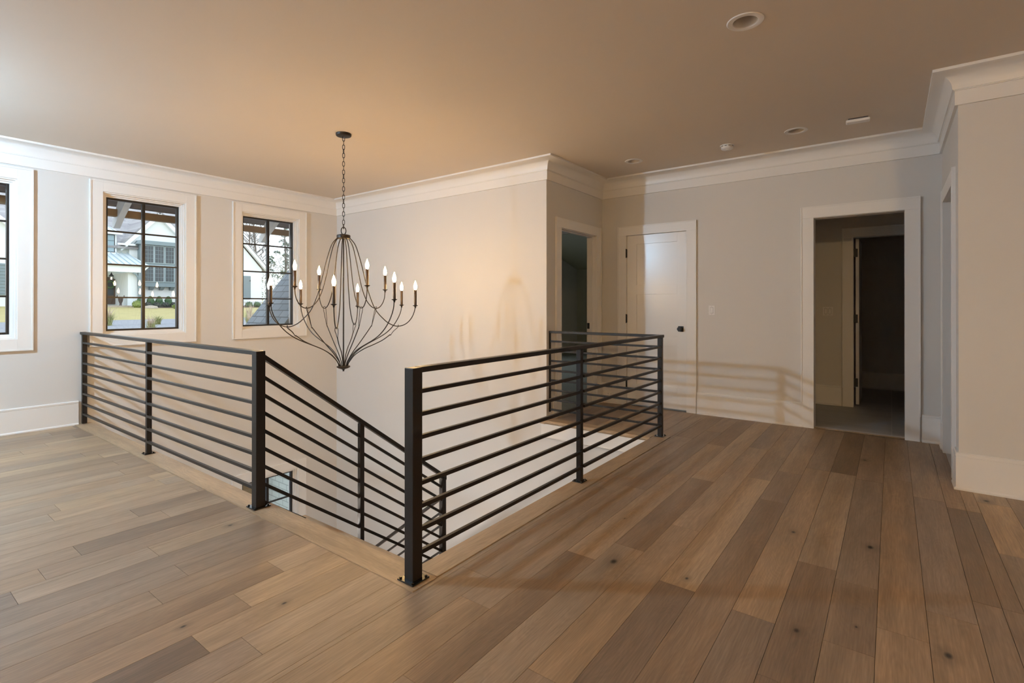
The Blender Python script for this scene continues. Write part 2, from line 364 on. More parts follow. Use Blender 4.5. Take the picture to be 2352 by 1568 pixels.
# ------------------------------------------------------------------ floor: one mesh, plank by plank
P0, PW = 0.052, 0.172
def row(y): return math.floor((y-P0)/PW)
SEAMS = {   # row: [(x seams...)], tones for the planks between them (far boards listed to the right)
 -3: ([1.3, 3.11, 4.45], [.45, .50, .12, .5]), -2: ([1.0, 2.89, 4.55], [.55, .60, .38, .55]), -1: ([.9, 2.62, 4.9], [.5, .62, .45, .5]),
 0: ([.7, 2.39, 2.96, 4.75], [.5, .62, .2, .35, .28]), 1: ([2.03, 3.05, 4.83], [.34, .27, .66, .06]), 2: ([.6, 2.39, 4.83], [.5, .48, .55, .42]),
 3: ([1.5, 3.87, 4.6], [.36, .34, .30, .62]), 4: ([1.0, 2.43, 4.3], [.45, .18, .78, .55]), 5: ([1.55, 3.09, 5.2], [.55, .62, .56, .4]),
 6: ([1.1, 2.66, 4.02], [.55, .66, .17, .72]), 7: ([1.25, 2.42, 5.09], [.5, .26, .74, .36]), 8: ([1.75, 3.55, 5.6], [.66, .58, .38, .45]),
 9: ([.6, 1.95, 3.4, 5.2], [.45, .72, .55, .62, .4]), 10: ([.25], [.4, .62]), 11: ([-.2, 1.0], [.45, .55, .7]), 12: ([-.5, .883], [.5, .1, .66]), 13: ([.2, 1.127], [.5, .55, .85]),
 14: ([.35, 1.375], [.6, .42, .75]), 15: ([.0, .9], [.5, .55, .5]), 16: ([-.1, 1.07], [.6, .5, .42]), 17: ([.3], [.55, .45]), 18: ([.51, 1.06], [.3, .62, .75]), 19: ([.637], [.55, .45])}
b = BM(); cl = b.loops.layers.float_color.new('plank')
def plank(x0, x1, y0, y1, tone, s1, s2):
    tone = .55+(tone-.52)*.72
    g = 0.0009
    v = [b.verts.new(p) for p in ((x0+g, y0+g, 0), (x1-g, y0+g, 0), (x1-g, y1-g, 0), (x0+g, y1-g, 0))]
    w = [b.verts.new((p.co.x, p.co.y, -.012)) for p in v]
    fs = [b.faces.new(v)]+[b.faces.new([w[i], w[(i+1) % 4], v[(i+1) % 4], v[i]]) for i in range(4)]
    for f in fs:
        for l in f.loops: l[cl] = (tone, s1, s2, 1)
rr = random.Random(3)
for k in range(row(BY), row(WY)+1):
    y0, y1 = P0+k*PW, P0+(k+1)*PW
    y0 = max(y0, BY); y1 = min(y1, WY)
    if y1-y0 < .004: continue
    if k in SEAMS:
        sx, tn = SEAMS[k]; sx = [LX, -1.4-rr.random()]+sx+[99]; tn = [.5]+tn
        segs = [(sx[i], sx[i+1], tn[i]) for i in range(len(sx)-1)]
        segs = [s for s in segs if s[1] > s[0]]
    else:
        segs = []; x = LX-rr.random()*1.5
        while x < 8:
            L = rr.choice([.6, .9, 1.2, 1.5, 1.8, 1.9]); segs.append((x, x+L, min(1, max(0.08, rr.gauss(.52, .17))))); x += L
    for (a, c, t) in segs:
        s1, s2 = rr.random(), rr.random(); t = t + rr.uniform(-.04, .04)
        if t < .25: s2 = .2+.4*s2
        if k <= 6 and a > 2.2: t += .16  # right-hand boards lightened: missing light put into their tone
        if k <= 14 and c < 2.4: t -= .08  # near left boards darkened: lower light level put into their tone
        # allowed x-intervals for this row
        subs = [(y0, y1)]
        cuts = [v for v in (RY, 1.80, EY+.06) if y0 < v < y1]; ys = [y0]+cuts+[y1]
        for ya, yb in zip(ys, ys[1:]):
            ym = (ya+yb)/2; iv = []
            if ym < RY: iv = [(LX, D2)]
            elif ym < 1.80: iv = [(LX, DX+.03)]
            elif ym < EY+.06: iv = [(LX, 1.635), (5.11, DX+.03)]
            else: iv = [(LX, 1.635)]
            for i0, i1 in iv:
                xa, xb = max(a, i0), min(c, i1)
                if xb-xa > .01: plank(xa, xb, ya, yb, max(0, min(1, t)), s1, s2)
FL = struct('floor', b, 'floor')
b = BM()   # slab under the boards, kept out of the stair opening
for r in ((LX, 1.79, BY, WY), (1.79, 5.0, BY, 1.95), (5.06, 13.1, RY-2.1, EY+.2)): box(b, r[0], r[1], r[2], r[3], -.30, -.0121)
struct('floor_slab', b, 'sub')
b = BM(); box(b, DX+.035, 10.1, -1.7, 1.8, -.012, -.001); struct('floor_tile', b, 'tile')
b = BM(); box(b, 5.13, 13.0, EY+.075, WY, -.20, -.002); struct('floor_carpet', b, 'carpet')
b = BM(); box(b, 5.07, 7.4, -2.4, RY-.01, -.011, -.001); struct('floor_side_room', b, 'strip_x')
# nosing boards round the opening
def nosing_prof(w): return [(0, -.03), (w-.012, -.03), (w, -.018), (w-.002, -.006), (w-.012, .0035), (0, .0035)]
b = BM(); prism(b, [(1.635, -.03), (1.79, -.03), (1.803, -.02), (1.803, -.008), (1.792, .004), (1.637, .004)], 'y', 1.80, WY); struct('trim_1', b, 'strip_y')
b = BM(); prism(b, [(1.802, -.03), (1.95, -.03), (1.963, -.02), (1.963, -.008), (1.952, .004), (1.804, .004)], 'x', 1.80, 5.11); struct('trim_2', b, 'strip_x')
b = BM(); prism(b, [(5.11, -.035), (4.968, -.035), (4.955, -.02), (4.955, -.008), (4.967, .004), (5.108, .004)], 'y', 1.963, EY); box(b, 4.955, 5.0, EY, 3.29, -.035, .004); struct('trim_3', b, 'strip_y')
b = BM(); box(b, 4.975, 5.0, 1.963, 3.285, -.185, -.036); box(b, 4.969, 5.0, 1.963, 3.285, -.195, -.183); struct('trim_4', b, 'trim', bevel=.002)
b = BM(); box(b, DX+.02, DX+.045, -.105, .68, -.005, .006); struct('trim_5', b, 'strip_y', bevel=.002)
# ------------------------------------------------------------------ crown, frieze, baseboards
cove = [(.034, 2.915)]+[(.142-.106*math.cos(t*math.pi/16), 2.928+.098*math.sin(t*math.pi/16)) for t in range(9)]+[(.152, 3.03), (.152, H), (0, H), (0, 2.915)]
per = [(LX, WY), (SX, WY), (SX, EY), (DX, EY), (DX, RY), (D2, RY), (D2, BY), (LX, BY)]
b = BM(); sweep(b, cove, per, side=-1, closed=True); struct('trim_6', b, 'trim', smooth=True)
b = BM(); sweep(b, [(0, 2.803), (.02, 2.803), (.02, 2.905), (.026, 2.909), (.026, 2.916), (0, 2.916)], per, side=-1, closed=True); struct('trim_7', b, 'trim')
bp = [(0, 0), (.028, 0), (.028, .012), (.017, .022), (.017, .238), (.0155, .240), (.0155, .243), (.019, .245), (.019, .262), (.012, .268), (0, .268)]
def base(name, path):
    b = BM(); sweep(b, bp, path, side=-1); struct(name, b, 'trim')
base('baseboard_window', [(LX, WY), (1.675, WY)])
base('baseboard_hall', [(5.135, EY), (5.192, EY)])
base('baseboard_corner', [(6.352, EY), (DX, EY), (DX, 2.975)])
base('baseboard_door', [(DX, 1.928), (DX, .795)])
base('baseboard_nook', [(DX, -.238), (DX, RY), (6.17, RY)])
base('baseboard_right', [(5.12, RY), (D2, RY), (D2, BY), (LX, BY), (LX, WY-.03)])
b = BM(); sweep(b, bp, [(8.05, .535+.8), (8.05, .54)], side=-1); struct('baseboard_vestibule', b, 'trim')
b = BM(); sweep(b, bp, [(10.0, 1.6), (10.0, -1.5)], side=-1); struct('baseboard_closet', b, 'trim')

# ------------------------------------------------------------------ windows
def frame_ring(b, x0, x1, z0, z1, w, y0, y1):    # rectangular ring in the xz plane, w inwards
    box(b, x0, x0+w, y0, y1, z0, z1); box(b, x1-w, x1, y0, y1, z0, z1); box(b, x0+w, x1-w, y0, y1, z0, z0+w); box(b, x0+w, x1-w, y0, y1, z1-w, z1)
def make_window(name, c, z0, z1, parts=True):
    t = bpy.data.objects.new(name, None); COL.objects.link(t); t.location = (c, WY, z0); t['kind'] = 'structure'
    b = BM(); cw = .118
    x0, x1 = c-WO, c+WO
    frame_ring(b, x0-cw, x1+cw, z0-cw, z1+cw, cw+.002, WY-.02, WY+.001)
    frame_ring(b, x0-cw-.004, x1+cw+.004, z0-cw-.004, z1+cw+.004, .016, WY-.027, WY+.001)
    obj('window_casing', b, 'trim', t, bevel=.0015)
    b = BM()
    frame_ring(b, x0-.002, x1+.002, z0-.002, z1+.002, .018, WY-.004, WY+.19)
    frame_ring(b, x0+.012, x1-.012, z0+.012, z1-.012, .02, WY+.03, WY+.19)
    frame_ring(b, x0+.028, x1-.028, z0+.028, z1-.028, .022, WY+.055, WY+.19)
    obj('window_jamb', b, 'trim', t)
    gx0, gx1, gz0, gz1 = x0+.05, x1-.05, z0+.05, z1-.05
    b = BM(); frame_ring(b, gx0-.004, gx1+.004, gz0-.004, gz1+.004, .026, WY+.08, WY+.13); s = obj('window_sash', b, 'steel', t, bevel=.002)
    b = BM(); box(b, c-.016, c+.016, WY+.085, WY+.125, gz0, gz1); box(b, c-.004, c+.004, WY+.078, WY+.086, gz0, gz1)
    for k in (1, 2, 3):
        z = gz0+(gz1-gz0)*k/4+.004; box(b, gx0, gx1, WY+.09, WY+.12, z-.009, z+.009)
    obj('muntin', b, 'steel', s)
    b = BM(); box(b, gx0, gx1, WY+.104, WY+.106, gz0, gz1); obj('window_pane', b, 'glass', s)
    return t
for i, c in enumerate(win_c+extra_c): make_window('window_%d' % (i+1), c, wz0, wz1)
make_window('window_6', 3.889, -2.83, -1.155)
for i, (a, c) in enumerate(BWIN):
    b = BM(); frame_ring(b, a, c, .7, 2.66, .04, BY-.10, BY-.06); box(b, (a+c)/2-.02, (a+c)/2+.02, BY-.1, BY-.06, .7, 2.66)
    for z in (1.19, 1.68, 2.17): box(b, a, c, BY-.09, BY-.07, z-.01, z+.01)
    struct('window_%d' % (8+i), b, 'steel')
for i, (a, c) in enumerate(LWIN):
    b = BM(); box(b, LX-.1, LX-.06, a, a+.04, .7, 2.66); box(b, LX-.1, LX-.06, c-.04, c, .7, 2.66); box(b, LX-.1, LX-.06, (a+c)/2-.02, (a+c)/2+.02, .7, 2.66)
    for z in (.72, 1.19, 1.68, 2.17, 2.64): box(b, LX-.095, LX-.065, a, c, z-.014, z+.014)
    struct('window_%d' % (12+i), b, 'steel')
b = BM(); frame_ring(b, 7.4, 10.6, .7, 2.4, .05, WY+.05, WY+.1); struct('window_7', b, 'steel')  # unseen opening, put in to light the carpet room

# ------------------------------------------------------------------ doors and cased openings
def case_y(b, y0, y1, zt, x, cw=.118, sgn=-1):   # casing on a wall facing -x: opening y0..y1, top zt
    a, c = x, x+sgn*.02; lo, hi = min(a, c), max(a, c)
    box(b, lo, hi, y0-cw, y0, 0, zt); box(b, lo, hi, y1, y1+cw, 0, zt); box(b, lo-.002, hi, y0-cw-.002, y1+cw+.002, zt, zt+cw)
    box(b, lo-.007, hi, y0-cw-.006, y0-cw+.008, .245, zt+cw+.004); box(b, lo-.007, hi, y1+cw-.008, y1+cw+.006, .245, zt+cw+.004); box(b, lo-.0065, hi, y0-cw-.004, y1+cw+.004, zt+cw-.008, zt+cw+.005)
def case_x(b, x0, x1, zt, y, cw=.118, sgn=-1):
    a, c = y, y+sgn*.02; lo, hi = min(a, c), max(a, c)
    box(b, x0-cw, x0, lo, hi, 0, zt); box(b, x1, x1+cw, lo, hi, 0, zt); box(b, x0-cw-.002, x1+cw+.002, lo-.001, hi+.001, zt, zt+cw)
    for xx in (x0-cw, x1+cw-.008): box(b, xx-.003, xx+.011, lo-.006, hi+.006, .245, zt+cw+.004)
def s_empty(name, loc):
    t = bpy.data.objects.new(name, None); COL.objects.link(t); t.location = loc; t['kind'] = 'structure'; return t
# door 1: closed three-panel door
t = s_empty('door_1', (DX, 2.455, 0))
b = BM(); case_y(b, 2.057, 2.858, 2.272, DX); obj('door_casing', b, 'trim', t, bevel=.0012)
b = BM(); box(b, DX-.001, DX+.13, 2.046, 2.0575, 0, 2.284); box(b, DX-.001, DX+.13, 2.8595, 2.871, 0, 2.284); box(b, DX-.001, DX+.13, 2.0575, 2.8595, 2.272, 2.284)
box(b, DX+.045, DX+.13, 2.0575, 2.075, 0, 2.272); box(b, DX+.045, DX+.13, 2.842, 2.8595, 0, 2.272); obj('door_jamb', b, 'trim', t)
b = BM(); f0, f1 = DX+.004, DX+.042
box(b, f0, f1, 2.0605, 2.178, .02, 2.268); box(b, f0, f1, 2.72, 2.855, .02, 2.268)
for z0, z1 in ((.02, .294), (.82, .943), (1.483, 1.607), (2.15, 2.268)): box(b, f0, f1, 2.178, 2.72, z0, z1)
for z0, z1 in ((.294, .82), (.943, 1.483), (1.607, 2.15)): box(b, f0+.011, f1-.008, 2.178, 2.72, z0, z1)
leaf = obj('door_leaf', b, 'door', t, bevel=.0012)
b = BM(); box(b, f0-.008, f0, 2.098, 2.165, 1.005, 1.075); pl = obj('knob_rosette', b, 'hardware', t, bevel=.002)
b = BM(); lathe(b, [(.011, -.008), (.011, -.03), (.026, -.036), (.028, -.058), (.024, -.064), (.001, -.065)], (f0, 2.135, 1.04), 24, 'x'); obj('door_knob', b, 'hardware', pl, smooth=True)
b = BM(); box(b, DX-.003, DX+.02, 2.054, 2.0605, 1.01, 1.07); obj('latch_plate', b, 'hardware', t)
for z in (2.035, 1.16, .29):
    b = BM(); box(b, DX-.016, DX+.006, 2.853, 2.868, z-.055, z+.055); lathe(b, [(.006, -.06), (.006, .06)], (DX-.018, 2.861, z), 10); obj('door_hinge', b, 'hardware', t)
# door 2: cased opening to the room with carpet
t = s_empty('door_2', (5.77, EY, 0))
b = BM(); case_x(b, 5.31, 6.235, 2.28, EY); obj('door_casing', b, 'trim', t, bevel=.0012)
b = BM()
for x0, x1, y0, y1 in ((5.298, 5.312, EY-.001, EY+.135), (6.233, 6.247, EY-.001, EY+.135), (5.312, 5.322, EY+.05, EY+.09), (6.223, 6.233, EY+.05, EY+.09)): box(b, x0, x1, y0, y1, 0, 2.285)
box(b, 5.312, 6.233, EY-.001, EY+.135, 2.272, 2.286); box(b, 5.322, 6.223, EY+.05, EY+.09, 2.262, 2.272); obj('door_jamb', b, 'trim', t)
b = BM(); box(b, 6.2215, 6.2235, EY+.092, EY+.125, 1.02, 1.09); box(b, 6.227, 6.2335, EY+.09, EY+.128, 1.015, 1.095); obj('strike_plate', b, 'hardware', t)
# door 3: cased opening to the tiled vestibule
t = s_empty('door_3', (DX, .287, 0))
b = BM(); case_y(b, -.105, .68, 2.292, DX); obj('door_casing', b, 'trim', t, bevel=.0012)
b = BM(); box(b, DX-.001, DX+.135, -.117, -.105, 0, 2.3); box(b, DX-.001, DX+.135, .68, .692, 0, 2.3); box(b, DX-.001, DX+.135, -.105, .68, 2.288, 2.3); obj('door_jamb', b, 'trim', t)
b = BM(); case_y(b, -.105, .68, 2.292, DX+.15, .118); obj('inner_casing', b, 'trim', t)
# door 4: inner doorway with open leaf
t = s_empty('door_4', (8.05, 0, 0))
b = BM(); case_y(b, -.43, .402, 2.232, 8.05); obj('door_casing', b, 'trim', t, bevel=.0012)
b = BM(); box(b, 8.049, 8.175, .402, .414, 0, 2.24); box(b, 8.049, 8.175, -.442, -.43, 0, 2.24); box(b, 8.049, 8.175, -.43, .402, 2.228, 2.24); obj('door_jamb', b, 'trim', t)
b = BM(); box(b, 8.18, 8.96, .346, .384, .02, 2.22)
for z0, z1 in ((.3, .82), (.95, 1.48), (1.61, 2.1)): pass
leaf4 = obj('door_leaf', b, 'door', t, bevel=.002)
for z in (2.035, 1.16, .31):
    b = BM(); box(b, 8.165, 8.183, .36, .402, z-.055, z+.055); obj('door_hinge', b, 'hardware', t, bevel=.003)
# door 5: side opening in the nook wall
t = s_empty('door_5', (5.645, RY, 0))
b = BM(); case_x(b, 5.24, 6.05, 2.275, RY, .118, 1); obj('door_casing', b, 'trim', t, bevel=.0012)
b = BM(); box(b, 5.228, 5.24, RY-.135, RY+.001, 0, 2.285); box(b, 6.05, 6.062, RY-.135, RY+.001, 0, 2.285); box(b, 5.24, 6.05, RY-.135, RY+.001, 2.273, 2.285)
box(b, 6.04, 6.05, RY-.09, RY-.05, 0, 2.275); obj('door_jamb', b, 'trim', t)

# ------------------------------------------------------------------ railings
RT = 1.04
def post(root, name, x, y, z0, z1, s, nl=None):
    b = BM(); box(b, x-s/2, x+s/2, y-s/2, y+s/2, z0, z1); return obj(name, b, 'black', root, bevel=.003)
def plate(root, x, y, z, w=.105):
    b = BM(); box(b, x-w/2, x+w/2, y-w/2, y+w/2, z, z+.007); p = obj('base_plate', b, 'plate', root, bevel=.003)
    for dx in (-1, 1):
        for dy in (-1, 1):
            b = BM(); lathe(b, [(.007, .007), (.007, .013), (.004, .015)], (x+dx*(w/2-.013), y+dy*(w/2-.013), z), 6); obj('bolt', b, 'plate', p)
def rails_level(root, along, c, spans, zs):
    for (a, e) in spans:
        for z in zs:
            b = BM()
            if along == 'y': box(b, c-.0108, c+.0108, a, e, z-.0108, z+.0108)
            else: box(b, a, e, c-.0108, c+.0108, z-.0108, z+.0108)
            obj('rail_bar', b, 'black', root, bevel=.002)
def welds(root, pts):
    pass
ZS = [.117+.1143*k for k in range(8)]
# guard along the stairwell, window-wall side
G = 'black steel railings round the stairwell'
lx = 1.712
t = thing('guard_railing', 'black steel bar railing running from the window wall to the post at the stair head', 'railing', (lx, 5.3, .004), G)
post(t, 'newel_post', 1.710, 3.380, .004, RT-.001, .062); plate(t, 1.710, 3.380, .0045, .112)
post(t, 'post', lx+.012, 5.375, .004, RT-.028, .040); plate(t, lx+.012, 5.375, .0045, .085)
b = BM(); box(b, lx-.012, lx+.032, 7.285, 7.325, .01, RT-.028); obj('wall_post', b, 'black', t, bevel=.002)
b = BM(); box(b, lx-.025, lx+.025, 3.411, 7.328, RT-.028, RT); obj('top_rail', b, 'black', t, bevel=.003)
rails_level(t, 'y', lx, [(3.411, 5.355), (5.395, 7.285)], ZS)
for z in [zz for zz in ZS]:
    for yy in (5.353, 7.283):
        b = BM(); lathe(b, [(.004, -.003), (.004, .003)], (lx+.0, yy-.004, z+.012), 8, 'y'); obj('screw', b, 'plate', t)
# right guard + far return
ry = 1.885
t2 = thing('guard_railing', 'black horizontal-bar steel railing nearest the camera, turning the corner to the hall wall', 'railing', (3.4, ry, .004), G)
post(t2, 'newel_post', 1.713, 1.880, .004, RT-.001, .062); plate(t2, 1.713, 1.880, .0045, .112)
post(t2, 'post', 3.418, 1.905, .004, RT-.028, .040); plate(t2, 3.418, 1.905, .0045, .085)
cx = 5.068
b = BM(); box(b, cx-.02, cx+.02, 1.868, 1.915, .004, RT-.028); obj('corner_post', b, 'black', t2, bevel=.003); plate(t2, cx+.01, 1.897, .0045, .095)
b = BM(); box(b, 1.744, cx+.024, ry-.026, ry+.024, RT-.028, RT); box(b, cx-.024, cx+.024, ry+.024, EY-.001, RT-.028, RT); obj('top_rail', b, 'black', t2, bevel=.003)
rails_level(t2, 'x', ry, [(1.744, 3.398), (3.438, cx-.02)], ZS)
rails_level(t2, 'y', cx, [(1.915, EY-.02)], ZS)
b = BM(); box(b, cx-.018, cx+.012, EY-.012, EY-.001, .09, RT-.028); obj('wall_post', b, 'black', t2)
for z in ZS:
    for xx in (3.395, cx-.022):
        b = BM(); lathe(b, [(.004, -.004), (.004, .004)], (xx, ry, z+.012), 8, 'x'); obj('screw', b, 'plate', t2)
for root, pr in ((t, ('x', [(3.411, 1.012), (3.424, 1.012), (3.411, .999)], lx-.02, lx+.02)), (t2, ('y', [(1.744, 1.012), (1.757, 1.012), (1.744, .999)], ry-.02, ry+.02))):
    b = BM(); prism(b, pr[1], pr[0], pr[2], pr[3]); obj('corner_weld', b, 'black', root)
# sloped stair rail of the upper flight
sl = .735; sx0 = 1.741
def zt(x): return 1.005-sl*(x-sx0)
t3 = thing('stair_railing', 'black steel railing sloping down the upper stair flight to the landing', 'railing', (2.5, 3.385, -.9), G)
yc = 3.388; xe = 3.43
b = BM(); dz = .030
prism(b, [(sx0, zt(sx0)+.012), (xe+.052, zt(xe+.052)+.012), (xe+.052, zt(xe+.052)-.03), (xe-.002, zt(xe)-.024), (sx0, zt(sx0)-.024)], 'y', yc-.025, yc+.025); obj('top_rail', b, 'black', t3, bevel=.003)
for k in range(8):
    zz = .135+.119*(k+1)-.119-.0
    zb = .028+.1195*k
    for a, c in ((sx0, 2.514), (2.551, xe)):
        b = BM(); h = .0135
        prism(b, [(a, zb-sl*.985*(a-sx0)+h), (c, zb-sl*.985*(c-sx0)+h), (c, zb-sl*.985*(c-sx0)-h), (a, zb-sl*.985*(a-sx0)-h)], 'y', yc-.0108, yc+.0108); obj('rail_bar', b, 'black', t3, bevel=.002)
    b = BM(); lathe(b, [(.004, -.004), (.004, .004)], (2.511, yc-.004, zb-sl*.985*(2.511-sx0)+.016), 8, 'x'); obj('screw', b, 'plate', t3)
b = BM(); box(b, 2.514, 2.551, yc-.02, yc+.02, -.78, zt(2.53)-.02); obj('post', b, 'black', t3, bevel=.003)
b = BM(); box(b, xe, xe+.05, yc-.02, yc+.025, -1.309, zt(xe+.03)-.02); obj('newel_post', b, 'black', t3, bevel=.003)
# lower flight rail
t4 = thing('stair_railing', 'black steel railing of the lower flight descending from the landing toward the window wall', 'railing', (3.46, 4.5, -2.3), G)
xl = 3.458; y0 = 3.413; y1 = 5.9; s2 = .765
for k in range(9):
    zz = -.478-(.135+.122*(k-1) if k else 0); h = .016 if k == 0 else .012; w = .025 if k == 0 else .0095
    b = BM(); prism(b, [(y0, zz+h), (y1, zz+h-s2*(y1-y0)), (y1, zz-h-s2*(y1-y0)), (y0, zz-h)], 'x', xl-w, xl+w); obj('top_rail' if k == 0 else 'rail_bar', b, 'black', t4, bevel=.002)
b = BM(); box(b, xl-.02, xl+.02, y1, y1+.04, LOW, -.478-s2*(y1-y0)+.014); obj('newel_post', b, 'black', t4, bevel=.003)
b = BM(); box(b, xl-.019, xl+.019, 4.6, 4.637, -2.5, -.478-s2*(4.62-y0)); obj('post', b, 'black', t4, bevel=.003)

# ------------------------------------------------------------------ staircase
t = thing('staircase', 'oak and white painted staircase dropping from the landing edge between the railings', 'stairs', (3.4, 2.7, LOW))
b = BM(); box(b, 3.324, 4.998, 1.962, 3.45, -1.349, -1.309); obj('landing', b, 'strip_x', t)
rise, run = .187, .254
for i in range(6):
    z = -rise*(i+1); x = 1.80+run*i
    b = BM(); box(b, x-.0, x+run+.03, 1.962, 3.44, z-.035, z); obj('tread', b, 'strip_y', t, bevel=.004)
for i in range(7):
    z = -rise*i; x = 1.80+run*i
    b = BM(); box(b, x, x+.018, 1.962, 3.43, z-rise, z-.036); obj('riser', b, 'trim', t)
for i in range(10):
    z = -1.309-rise*(i+1); y = 3.42+run*i
    b = BM(); box(b, 3.44, 4.998, y, y+run+.03, z-.035, z); obj('tread', b, 'strip_x', t, bevel=.004)
for i in range(11):
    z = -1.309-rise*i; y = 3.42+run*i
    b = BM(); box(b, 3.45, 4.998, y+.001, y+.018, z-rise, z-.036); obj('riser', b, 'trim', t)
b = BM(); prism(b, [(1.81, -.04), (3.3, -1.13), (3.3, -1.45), (1.81, -.4)], 'y', 3.41, 3.44); obj('stringer', b, 'trim', t)

# ------------------------------------------------------------------ chandelier
CX, CY = 3.064, 4.38; F_ = Vector((CX, CY, 0)).normalized(); R_ = Vector((F_.y, -F_.x, 0))
ch = thing('chandelier', 'large dark bronze wire chandelier with twelve lit candle bulbs above the stairwell', 'chandelier', (CX, CY, .68))
def dirv(deg): a = math.radians(deg); return R_*math.sin(a)-F_*math.cos(a)
C0 = Vector((CX, CY, 0))
def P(deg, r, z, side=0): d = dirv(deg); s = Vector((-d.y, d.x, 0)); return C0+d*r+s*side+Vector((0, 0, z))
b = BM(); lathe(b, [(.001, 3.022), (.05, 3.020), (.07, 3.026), (.075, 3.034), (.075, H)], (CX, CY, 0), 32); obj('ceiling_canopy', b, 'bronze', ch, smooth=True)
zc = 3.022; nl = 22; ln = (3.03-2.115)/nl
for i in range(nl):
    z = 2.105+ln*(i+.5); b = BM(); pts = []
    h = ln*.5+.004; w = .011
    for k in range(14):
        a = 2*math.pi*k/14; u = w*max(-1, min(1, 1.25*math.cos(a))); v = h*math.sin(a)
        ax = R_ if (i % 2) else F_
        if i % 3 == 0: ax = (ax+R_*.3).normalized()
        pts.append(C0+ax*u+Vector((0, 0, z+v)))
    tube(b, pts, .0030, 6, True); obj('chain_link', b, 'bronze', ch, smooth=True)
b = BM(); pts = [C0+R_*(.023*math.cos(a))+Vector((0, 0, 2.082+.036*math.sin(a))) for a in [2*math.pi*k/20 for k in range(20)]]; tube(b, pts, .0045, 8, True); obj('hanging_loop', b, 'bronze', ch, smooth=True)
b = BM(); lathe(b, [(.001, 2.052), (.02, 2.050), (.062, 2.040), (.066, 2.036), (.066, 2.008), (.06, 2.004), (.001, 2.004)], (CX, CY, 0), 32); obj('top_hub', b, 'bronze', ch, smooth=True)
b = BM(); lathe(b, [(.0065, .735), (.0065, 2.01)], (CX, CY, 0), 10); obj('center_rod', b, 'bronze', ch, smooth=True)
b = BM(); lathe(b, [(.001, .682), (.009, .684), (.008, .695), (.016, .704), (.045, .714), (.064, .724), (.066, .733), (.058, .738), (.001, .736)], (CX, CY, 0), 32); obj('bottom_bowl', b, 'bronze', ch, smooth=True)
lowU = [(.05, 2.015), (.075, 1.995), (.115, 1.94), (.155, 1.82), (.196, 1.663), (.236, 1.503), (.308, 1.311), (.40, 1.20), (.475, 1.148), (.55, 1.13), (.63, 1.155), (.69, 1.215), (.724, 1.29), (.735, 1.345)]
upU = [(.045, 2.012), (.068, 1.99), (.10, 1.93), (.13, 1.82), (.165, 1.66), (.20, 1.52), (.24, 1.415), (.29, 1.345), (.345, 1.312), (.40, 1.318), (.445, 1.365), (.47, 1.43), (.478, 1.51)]
strutL = [(.035, .735), (.055, .775), (.11, .845), (.20, .905), (.29, .945), (.38, .99), (.455, 1.045)]
strutU = [(.03, .735), (.042, .78), (.10, .87), (.17, .955), (.245, 1.05), (.305, 1.13)]
armB = [(.045, .735), (.07, .79), (.13, .855), (.21, .91), (.31, .955), (.42, 1.0), (.52, 1.05), (.61, 1.12), (.68, 1.205), (.72, 1.28), (.735, 1.35)]
def candle(deg, r, z, hgt=.155):
    c = P(deg, r, 0)
    b = BM(); lathe(b, [(.004, z-.03), (.007, z-.028), (.010, z-.012), (.026, z-.002), (.0275, z+.002), (.012, z+.003), (.001, z+.003)], c, 20); cup = obj('drip_cup', b, 'bronze', ch, smooth=True)
    b = BM(); lathe(b, [(.0135, z+.003), (.0135, z+hgt), (.011, z+hgt+.003), (.001, z+hgt+.003)], c, 18); sl_ = obj('candle_sleeve', b, 'sleeve', ch, smooth=True)
    zb = z+hgt+.001
    b = BM(); lathe(b, [(.008, zb), (.013, zb+.012), (.0172, zb+.030), (.0165, zb+.045), (.012, zb+.062), (.006, zb+.080), (.001, zb+.096)], c, 16); obj('flame_bulb', b, 'bulb', sl_, smooth=True)
def arm(deg, prof, zoff=0, rs=1.0):
    n = len(prof); b = BM(); pts = [P(deg, r*(1+(rs-1)*i/(n-1)), z+zoff*(i/(n-1))**3) for i, (r, z) in enumerate(prof)]
    tube(b, smooth_path(pts, 5), .0048, 8); obj('arm', b, 'bronze', ch, smooth=True)
def strut(deg, prof, rb, zb):
    b = BM(); trunk = [P(deg, r, z) for r, z in prof]; r1, z1 = prof[-1]
    tube(b, smooth_path(trunk, 5), .0046, 8)
    loop = [P(deg, r1, z1-.01), P(deg, r1*.6+rb*.4, z1*.6+zb*.4, .008), P(deg, rb-.004, zb-.012, .014), P(deg, rb, zb+.009, .008), P(deg, rb, zb+.011, -.008), P(deg, rb-.004, zb-.012, -.014), P(deg, r1*.6+rb*.4, z1*.6+zb*.4, -.008), P(deg, r1, z1-.01)]
    tube(b, smooth_path(loop, 5), .0030, 6); obj('strut', b, 'bronze', ch, smooth=True)
for deg, r, z in ((-6.5, .953, .006), (82, .957, -.006), (167.5, .953, -.013), (-100, .953, -.006)):
    arm(deg, lowU, z, r); strut(deg, strutL, .55*(1+(r-1)*.7), 1.13); candle(deg, .735*r, 1.345+z)
for deg, r, z in ((27, .965, .016), (115, .965, -.005), (212, .965, -.002), (-71, .965, .01)):
    arm(deg, upU, z, r); strut(deg, strutU, .355, 1.314); candle(deg, .478*r, 1.51+z, .15)
for deg, r, z in ((39.5, .953, .046), (120, .953, -.007), (218.5, .953, .007), (-62.5, .953, .013)):
    arm(deg, armB, z, r); candle(deg, .735*r, 1.35+z)

